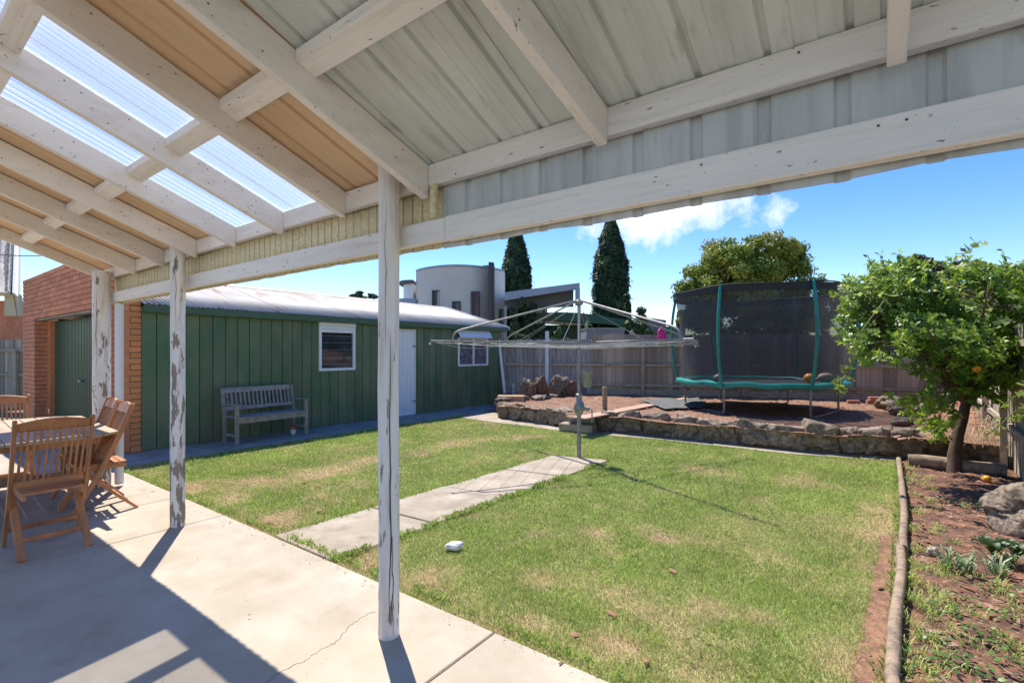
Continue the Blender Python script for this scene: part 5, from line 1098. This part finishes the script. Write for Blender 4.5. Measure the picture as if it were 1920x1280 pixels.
for (px, py) in [(1820, 1130), (1780, 1150), (1850, 1100), (1880, 1160), (1905, 1120), (1790, 945), (1815, 950), (1835, 955), (1830, 1190), (1895, 1220), (1790, 1245), (1845, 1265), (1905, 1265), (1775, 1215), (1760, 1255), (1870, 1200)]:
    p = P(px, py, -.01); n = 26; C_.append(np.stack([p.x+rng.normal(0, .055, n), p.y+rng.normal(0, .055, n), rng.uniform(.0, .035, n)], 1))
C_ = np.concatenate(C_); tag(leaf_cloud('ground_cover', C_, np.tile([0, 0, 1.], (len(C_), 1)), .032, .6, M['leaf_weed'], None, 'leaf', flat=.35), 'low leafy green weeds scattered over the right garden bed')
def broad(px, py, label):
    p = P(px, py, 0); r = empty('broadleaf_plant', (p.x, p.y, 0), 0, label, 'plant')
    for k in range(9):
        a = k*2.4; L_ = random.uniform(.08, .14); m = MB(); n = 6; d = Vector((math.cos(a), math.sin(a), 0)); s_ = Vector((-d.y, d.x, 0)); l, r_, c_ = [], [], []
        for i in range(n+1):
            t = i/n; q = Vector((p.x, p.y, 0))+d*L_*t+Vector((0, 0, .10*math.sin(1.9*t)+.01)); w = L_*.26*math.sin(math.pi*min(.98, t*.9+.08)); l.append(q+s_*w+Vector((0, 0, .012))); r_.append(q-s_*w+Vector((0, 0, .012))); c_.append(q)
        m.add(l+c_+r_, [(i, i+1, n+2+i, n+1+i) for i in range(n)]+[(n+1+i, n+2+i, 2*n+3+i, 2*n+2+i) for i in range(n)]); m.build('leaf', M['leaf_weed'], r, smooth=True)
broad(1862, 1045, 'broad leafed bright green plant below the boulder'); broad(1908, 1050, 'broad leafed plant beside the boulder at the right frame edge')
# dry straw grass at the foot of the side fence
n = 800; k = rng.random(n); A_ = P(1835, 770, .28); B_ = P(1868, 838, .28); x = A_.x+(B_.x-A_.x)*k+rng.normal(0, .2, n); y = A_.y+(B_.y-A_.y)*k+rng.normal(0, .2, n)
h = rng.uniform(.05, .3, n); la = rng.uniform(0, 2*np.pi, n); w = .008; z = np.full(n, .27); lx, ly = np.cos(la)*h*.8, np.sin(la)*h*.8; wx, wy = -np.sin(la)*w/2, np.cos(la)*w/2
v = np.stack([np.stack([x-wx, y-wy, z], 1), np.stack([x+wx, y+wy, z], 1), np.stack([x+lx*.5+wx, y+ly*.5+wy, z+h*.7], 1), np.stack([x+lx*.5-wx, y+ly*.5-wy, z+h*.7], 1), np.stack([x+lx*1.2, y+ly*1.2, z+h*.6], 1)], 1).reshape(-1, 3); b = np.arange(n)*5
tag(npmesh('dry_grass', v, np.concatenate([np.stack([b, b+1, b+2], 1), np.stack([b, b+2, b+3], 1), np.stack([b+3, b+2, b+4], 1)]), M['straw'], None, {'rnd': np.repeat(rng.random(n), 5)}, 'stuff'), 'tangle of straw coloured dry grass along the side fence')

# ------------------------------------------------------------------ neighbours beyond the fences (own frame: x right, y ahead)
def frame_at(name, X, Z, label, cat): return empty(name, C(X, Z), YAW, label, cat)
class LB(MB):                                   # builds in the local frame of its parent
    def __init__(s): super().__init__(off=(0, 0, 0))
def lx(px, Z): return (px-960)/F*Z
def lz(py, Z): return CH+(HZ-py)/F*Z
ZH = 30.; hs = frame_at('modern_house', 0, ZH, 'pale cement rendered house with curved wall and tall narrow windows', 'house')
def hp(px, Z=ZH): return lx(px, Z)
N = 24; x0, x1 = hp(780), hp(946); arc = lambda x: -1.9*math.sin(math.pi*(x-x0)/(x1-x0))**.8 if x0 < x < x1 else 0
xs = np.linspace(x0, x1, N+1); m = LB()
outer = [(x, arc(x), 0) for x in xs]; m.prism(outer+[(x1, 6, 0), (x0, 6, 0)], (0, 0, lz(510, ZH))); m.build('curved_wall', M['render_w'], hs)
m = LB(); m.prism([(x, arc(x)-.06, lz(510, ZH)) for x in xs]+[(x1+.02, 6.1, lz(510, ZH)), (x0-.05, 6.1, lz(510, ZH))], (0, 0, .12)); m.build('parapet_cap', M['grey_b'], hs)
def slot(px0, px1, py0, py1, mat, nm='window'):
    Zw = ZH+arc((hp(px0)+hp(px1))/2); a, b = lx(px0, Zw), lx(px1, Zw); y = min(arc(hp(px0)), arc(hp(px1)))
    f = LB(); w = .07; z0, z1 = lz(py1, Zw), lz(py0, Zw); 
    for q in ((a, z0, b, z0+w), (a, z1-w, b, z1), (a, z0+w, a+w, z1-w), (b-w, z0+w, b, z1-w)): f.b2((q[0], y-.08, q[1]), (q[2], y+.15, q[3]))
    fo = f.build(nm, M['darkgrey'], hs); g_ = LB(); g_.b2((a+w, y-.02, z0+w), (b-w, y+.12, z1-w)); g_.build('pane', M[mat], fo); g_ = LB(); g_.b2((a+w, y-.07, z0+w), (a+w+(b-a)*.26, y-.025, z1-w)); g_.build('sash', M['darkgrey'], fo)
slot(811, 827, 545, 592, 'blind'); slot(848, 864, 565, 600, 'blind'); slot(884, 900, 547, 610, 'redglass'); slot(937, 944, 580, 612, 'glass')
Zf = 27.7; m = LB(); m.prism([(lx(916, Zf), -2.3, 0), (lx(916, Zf), -2.3, lz(491, Zf)), (lx(926, Zf), -2.3, lz(492, Zf)), (lx(926, Zf), -2.3, 0)], (0, 2.2, 0)); fin = m.build('window_fin', M['darkgrey'], hs)
m = LB(); m.prism([(lx(900, Zf), -1.2, lz(508, Zf)), (lx(903, Zf), -1.2, lz(491, Zf)), (lx(915.5, Zf), -1.2, lz(490, Zf)), (lx(915.5, Zf), -1.2, lz(508, Zf))], (0, 1.4, 0)); m.build('roof_upstand', M['grey_b'], hs)
m = LB(); m.b2((lx(917.5, Zf), -2.33, 3.3), (lx(921, Zf), -2.29, lz(496, Zf))); m.b2((lx(917.5, Zf), -2.33, .3), (lx(921, Zf), -2.29, 3.2)); m.build('tall_pane', M['redglass'], fin)
m = LB(); n_ = 14; dx0, dx1 = hp(757, 31), hp(781, 31)
m.prism([(dx0+(dx1-dx0)*(1-math.cos(a))/1., 1.0-1.0*math.sin(a), 0) for a in np.linspace(0, math.pi/2, n_)]+[(dx1, 4, 0), (dx0, 4, 0)], (0, 0, lz(536, 31))); m.build('drum', M['white'], hs)
m = LB(); m.prism([(dx0-.2+(dx1-dx0+.2)*(1-math.cos(a)), .8-1.0*math.sin(a), lz(536, 31)) for a in np.linspace(0, math.pi/2, n_)]+[(dx1, 4, lz(536, 31)), (dx0-.2, 4, lz(536, 31))], (0, 0, .22)); m.build('drum_roof', M['soffit'], hs)
m = LB(); m.b2((hp(752), -3.0, 0), (hp(797), -2.2, lz(561, 27.5))); m.build('low_annex', M['grey_b'], hs)
# canopy of the house
ZC = 27.; cn = frame_at('flat_canopy', 0, ZC, 'wedge shaped grey canopy roof carried on thin posts beside the curved house', 'canopy')
m = LB(); m.prism([(lx(946, ZC), 0, lz(548, ZC)), (lx(1087, ZC), 0, lz(530, ZC)), (lx(1087, ZC), 0, lz(541, ZC)), (lx(946, ZC), 0, lz(563, ZC))], (0, .25, 0)); m.b2((lx(1080, ZC), -.003, lz(572, ZC)), (lx(1087.5, ZC), .3, lz(541, ZC))); m.build('fascia', M['grey_b'], cn)
m = LB(); m.prism([(lx(946, ZC), .25, lz(549, ZC)), (lx(1086, ZC), .25, lz(531, ZC)), (lx(1086, ZC), .25, lz(534, ZC)), (lx(946, ZC), .25, lz(552, ZC))], (0, 5.5, 0)); m.build('roof_slab', M['grey_b'], cn)
m = LB(); m.prism([(lx(946, ZC), .9, lz(556, ZC)), (lx(1079, ZC), .9, lz(536, ZC)), (lx(1079, ZC), .9, lz(572, ZC)), (lx(1000, ZC), .9, lz(574, ZC)), (lx(946, ZC), .9, lz(578, ZC))], (0, .2, 0)); m.build('soffit_panel', M['soffit'], cn)
for px in (1021, 948):
    m = LB(); m.b2((lx(px-2.2, ZC), .5, 0), (lx(px+2.2, ZC), .63, lz(572, ZC))); m.build('post', M['darkgrey'] if px > 1000 else M['grey_b'], cn)
# green building
ZG = 31.; gb_ = frame_at('green_pavilion', 0, ZG, 'low building with long curved green roof fascia beyond the fence', 'building')
m = LB(); top = [(lx(px, ZG), 0, lz(py, ZG)) for px, py in ((992, 588), (1020, 586), (1050, 585), (1080, 586), (1110, 589), (1140, 594), (1180, 600))]; bot = [(lx(px, ZG), 0, lz(py, ZG)) for px, py in ((1180, 612), (1140, 608), (1110, 605), (1050, 601), (992, 600))]
m.prism(top+bot, (0, .3, 0)); m.build('fascia', M['green_f'], gb_)
m = LB(); m.b2((lx(985, ZG), 3.2, 0), (lx(1200, ZG), 3.5, lz(604, ZG))); m.build('wall', M['green_trim'], gb_); m = LB(); m.prism([(lx(992, ZG), .31, lz(591, ZG)), (lx(1180, ZG), .31, lz(603, ZG)), (lx(1180, ZG), .31, lz(606, ZG)), (lx(992, ZG), .31, lz(594, ZG))], (0, 6, 0)); m.build('roof', M['green_trim'], gb_)
for px in (1010, 1060, 1125): 
    m = LB(); m.b2((lx(px-1.2, ZG), .4, 0), (lx(px+1.2, ZG), .5, lz(603, ZG))); m.build('post', M['darkgrey'], gb_)
m = LB(); m.b2((lx(1000, 33), 2.8, lz(587, 34)), (lx(1028, 33), 3.8, lz(574, 34))); m.build('roof_vent', M['cream'], gb_)
m = LB(); m.b2((lx(1088, 31), 1, lz(586, 31)), (lx(1089.5, 31), 1.05, lz(582, 31))); m.b2((lx(1098, 31), 1, lz(587, 31)), (lx(1099.5, 31), 1.05, lz(582, 31))); m.build('vent_pipe', M['galv'], gb_)
fl = frame_at('lime_board', lx(1093, 22), 22, 'pale green upright board leaning beside the hoist pole beyond the fence', 'board'); m = LB(); z_ = 22; m.prism([(-.02, 0, 1.3), (.12, 0, 1.3), (.24, 0, lz(603, z_)), (.20, 0, lz(600, z_)), (.12, 0, lz(606, z_))], (0, .05, 0)); m.build('board', M['lime'], fl)
bx = frame_at('grey_shed', lx(1135, 20), 20, 'low grey flat topped shed showing over the fence in front of the cypress', 'shed'); m = LB(); m.b2((lx(1099, 20)-lx(1135, 20), 0, 0), (lx(1171, 20)-lx(1135, 20), 2, lz(617, 20))); m.build('wall', M['grey_wall'], bx); m = LB(); m.b2((lx(1098, 20)-lx(1135, 20), -.05, lz(617, 20)), (lx(1172, 20)-lx(1135, 20), 2.05, lz(614.5, 20))); m.build('roof', M['galv_dark'], bx)
gw = frame_at('grey_building', lx(1230, 33), 33, 'flat grey building end wall beyond the fence behind the pink cloth', 'building'); m = LB(); m.prism([(lx(1205, 33)-lx(1230, 33), 0, 0), (lx(1249, 33)-lx(1230, 33), 0, 0), (lx(1249, 33)-lx(1230, 33), 0, lz(600, 33)), (lx(1205, 33)-lx(1230, 33), 0, lz(594, 33))], (0, 6, 0)); m.build('wall', M['grey_wall'], gw); m = LB(); m.b2((lx(1249, 33)-lx(1230, 33), .5, 0), (lx(1290, 33)-lx(1230, 33), 3, lz(611, 33))); m.build('green_wing', M['green_f'], gw)
m = LB(); m.b2((lx(1234, 33)-lx(1230, 33), -.15, lz(604, 33)), (lx(1240, 33)-lx(1230, 33), -.005, lz(602, 33))); m.build('wall_lamp', M['white'], gw)
p = D(1240, 627, 13.6); pk = rock_mesh('pink', M['pink'], 4, 3, .3, 2.2, 1.); o = bpy.data.objects.new('pink_cloth', pk); COL.objects.link(o); o.location = p; o.scale = (.22, .10, .32); tag(o, 'bright pink cloth hanging over the top of the back fence', 'cloth')
# building with red roof behind the orange tree, at far right
rr_ = frame_at('red_roof_house', lx(1950, 24), 24, 'house with rusty red roof showing above the orange tree at the right', 'house'); m = LB(); m.b2((lx(1890, 24)-lx(1950, 24), 0, 0), (8, 5, 4.6)); m.build('wall', M['cream'], rr_); m = LB(); m.prism([(lx(1872, 24)-lx(1950, 24), -.4, 4.75), (3.5, -.4, lz(478, 24)), (9, -.4, 4.75)], (0, 5.8, 0)); m.build('roof', M['terracotta'], rr_)
# tiled neighbour house, left edge
ZN = 13.5; nh = frame_at('tiled_house', lx(0, ZN), ZN, 'brick neighbour house with grey tiled roof and cream barge board at the left edge', 'house'); X0 = lx(0, ZN)
DY = .29
def nx(px, py, dy=0.): return Vector((lx(px, ZN+dy)-X0, dy, lz(py, ZN+dy)))
tile_me = None
def roof_tile(x, z, w, h, y, sh_):
    m = LB(); xs_ = np.linspace(x, x+w, 9); pr = [(q, y-.05*(.5+.5*math.cos(2*math.pi*(q-x)/w*1.0))-.03, z+.03*math.cos(2*math.pi*(q-x)/w)) for q in xs_]
    n = len(pr); vs = pr+[(a+sh_, b+DY*.9, c+h*1.08) for a, b, c in pr]; m.add(vs, [(k, k+1, n+k+1, n+k) for k in range(n-1)]); return m.build('roof_tile', M['tile'], nh, solid=.03)
rows = 12; ed = lambda r: (549-124*r/rows, 23+4*r/rows)
for r in range(rows):
    p0 = nx(ed(r)[1], ed(r)[0], r*DY); p1 = nx(ed(r+1)[1], ed(r+1)[0], (r+1)*DY); x = p0.x-.30
    for k in range(4): roof_tile(x, p0.z, .295, p1.z-p0.z, r*DY, p1.x-p0.x); x -= .30
q0, q1, q2, q3 = nx(-60, 549, .06), nx(22, 549, .06), nx(26, 425, rows*DY+.06), nx(-60, 425, rows*DY+.06)
m = LB(); m.prism([q0, q1, q2, q3], (0, .12, -.05)); m.build('roof_deck', M['soffit'], nh)
m = LB(); m.prism([nx(23, 549, -.06), nx(27, 549, -.06), nx(31, 425, rows*DY), nx(27.5, 425, rows*DY)], (0, .1, -.10)); m.build('barge_trim', M['white'], nh)
m = LB(); m.prism([nx(24, 551, .02), nx(31, 592, .02), nx(8, 592, .02), nx(8, 552, .02)], (0, .25, 0)); m.prism([nx(27.5, 551, .0), nx(32.5, 592, .0), nx(35, 592, .3), nx(35, 425, rows*DY), nx(31.5, 425, rows*DY)], (0, .06, 0)); m.build('barge_board', M['cream'], nh)
m = LB(); m.tube([nx(-60, 552)+Vector((0, -.12, 0)), nx(24, 552)+Vector((0, -.12, 0))], .06, 10); m.build('gutter', M['cream'], nh, smooth=True)
m = LB(); m.b2(nx(-60, 640)+Vector((0, .5, -2.5)), nx(10, 560)+Vector((-.5, 3.5, 0))); m.build('wall', M['brick'], nh)
sh = frame_at('distant_house', lx(55, 26), 26, 'pale distant building with red tiled roof seen between the neighbour house and garage', 'house'); xx = lambda px: lx(px, 26)-lx(55, 26)
m = LB(); m.b2((xx(10), 0, 0), (xx(75), 3, lz(597, 26))); m.build('wall', mk('pale_green_wall', (.36, .42, .40), .7, .05), sh)
m = LB(); m.b2((xx(8), -.1, lz(608, 26)), (xx(77), -.005, lz(603, 26))); m.b2((xx(8), -.08, lz(618, 26)), (xx(77), -.004, lz(616, 26))); m.build('trim', M['white'], sh); m = LB(); m.prism([(xx(5), -.5, lz(598, 26)), (xx(80), -.5, lz(598, 26)), (xx(80), 1.5, lz(585, 26)), (xx(5), 1.5, lz(585, 26))], (0, 0, .1)); m.build('roof', M['terracotta'], sh)
m = MB(); a, b = D(-60, 468, 14), D(150, 474, 11); m.tube([a.lerp(b, t)-Vector((0, 0, .12*math.sin(math.pi*t))) for t in np.linspace(0, 1, 10)], .012, 6); single(m, 'power_cable', 'cable', 'thin overhead power cable crossing in front of the tiled roof', 'cable', tuple(a))
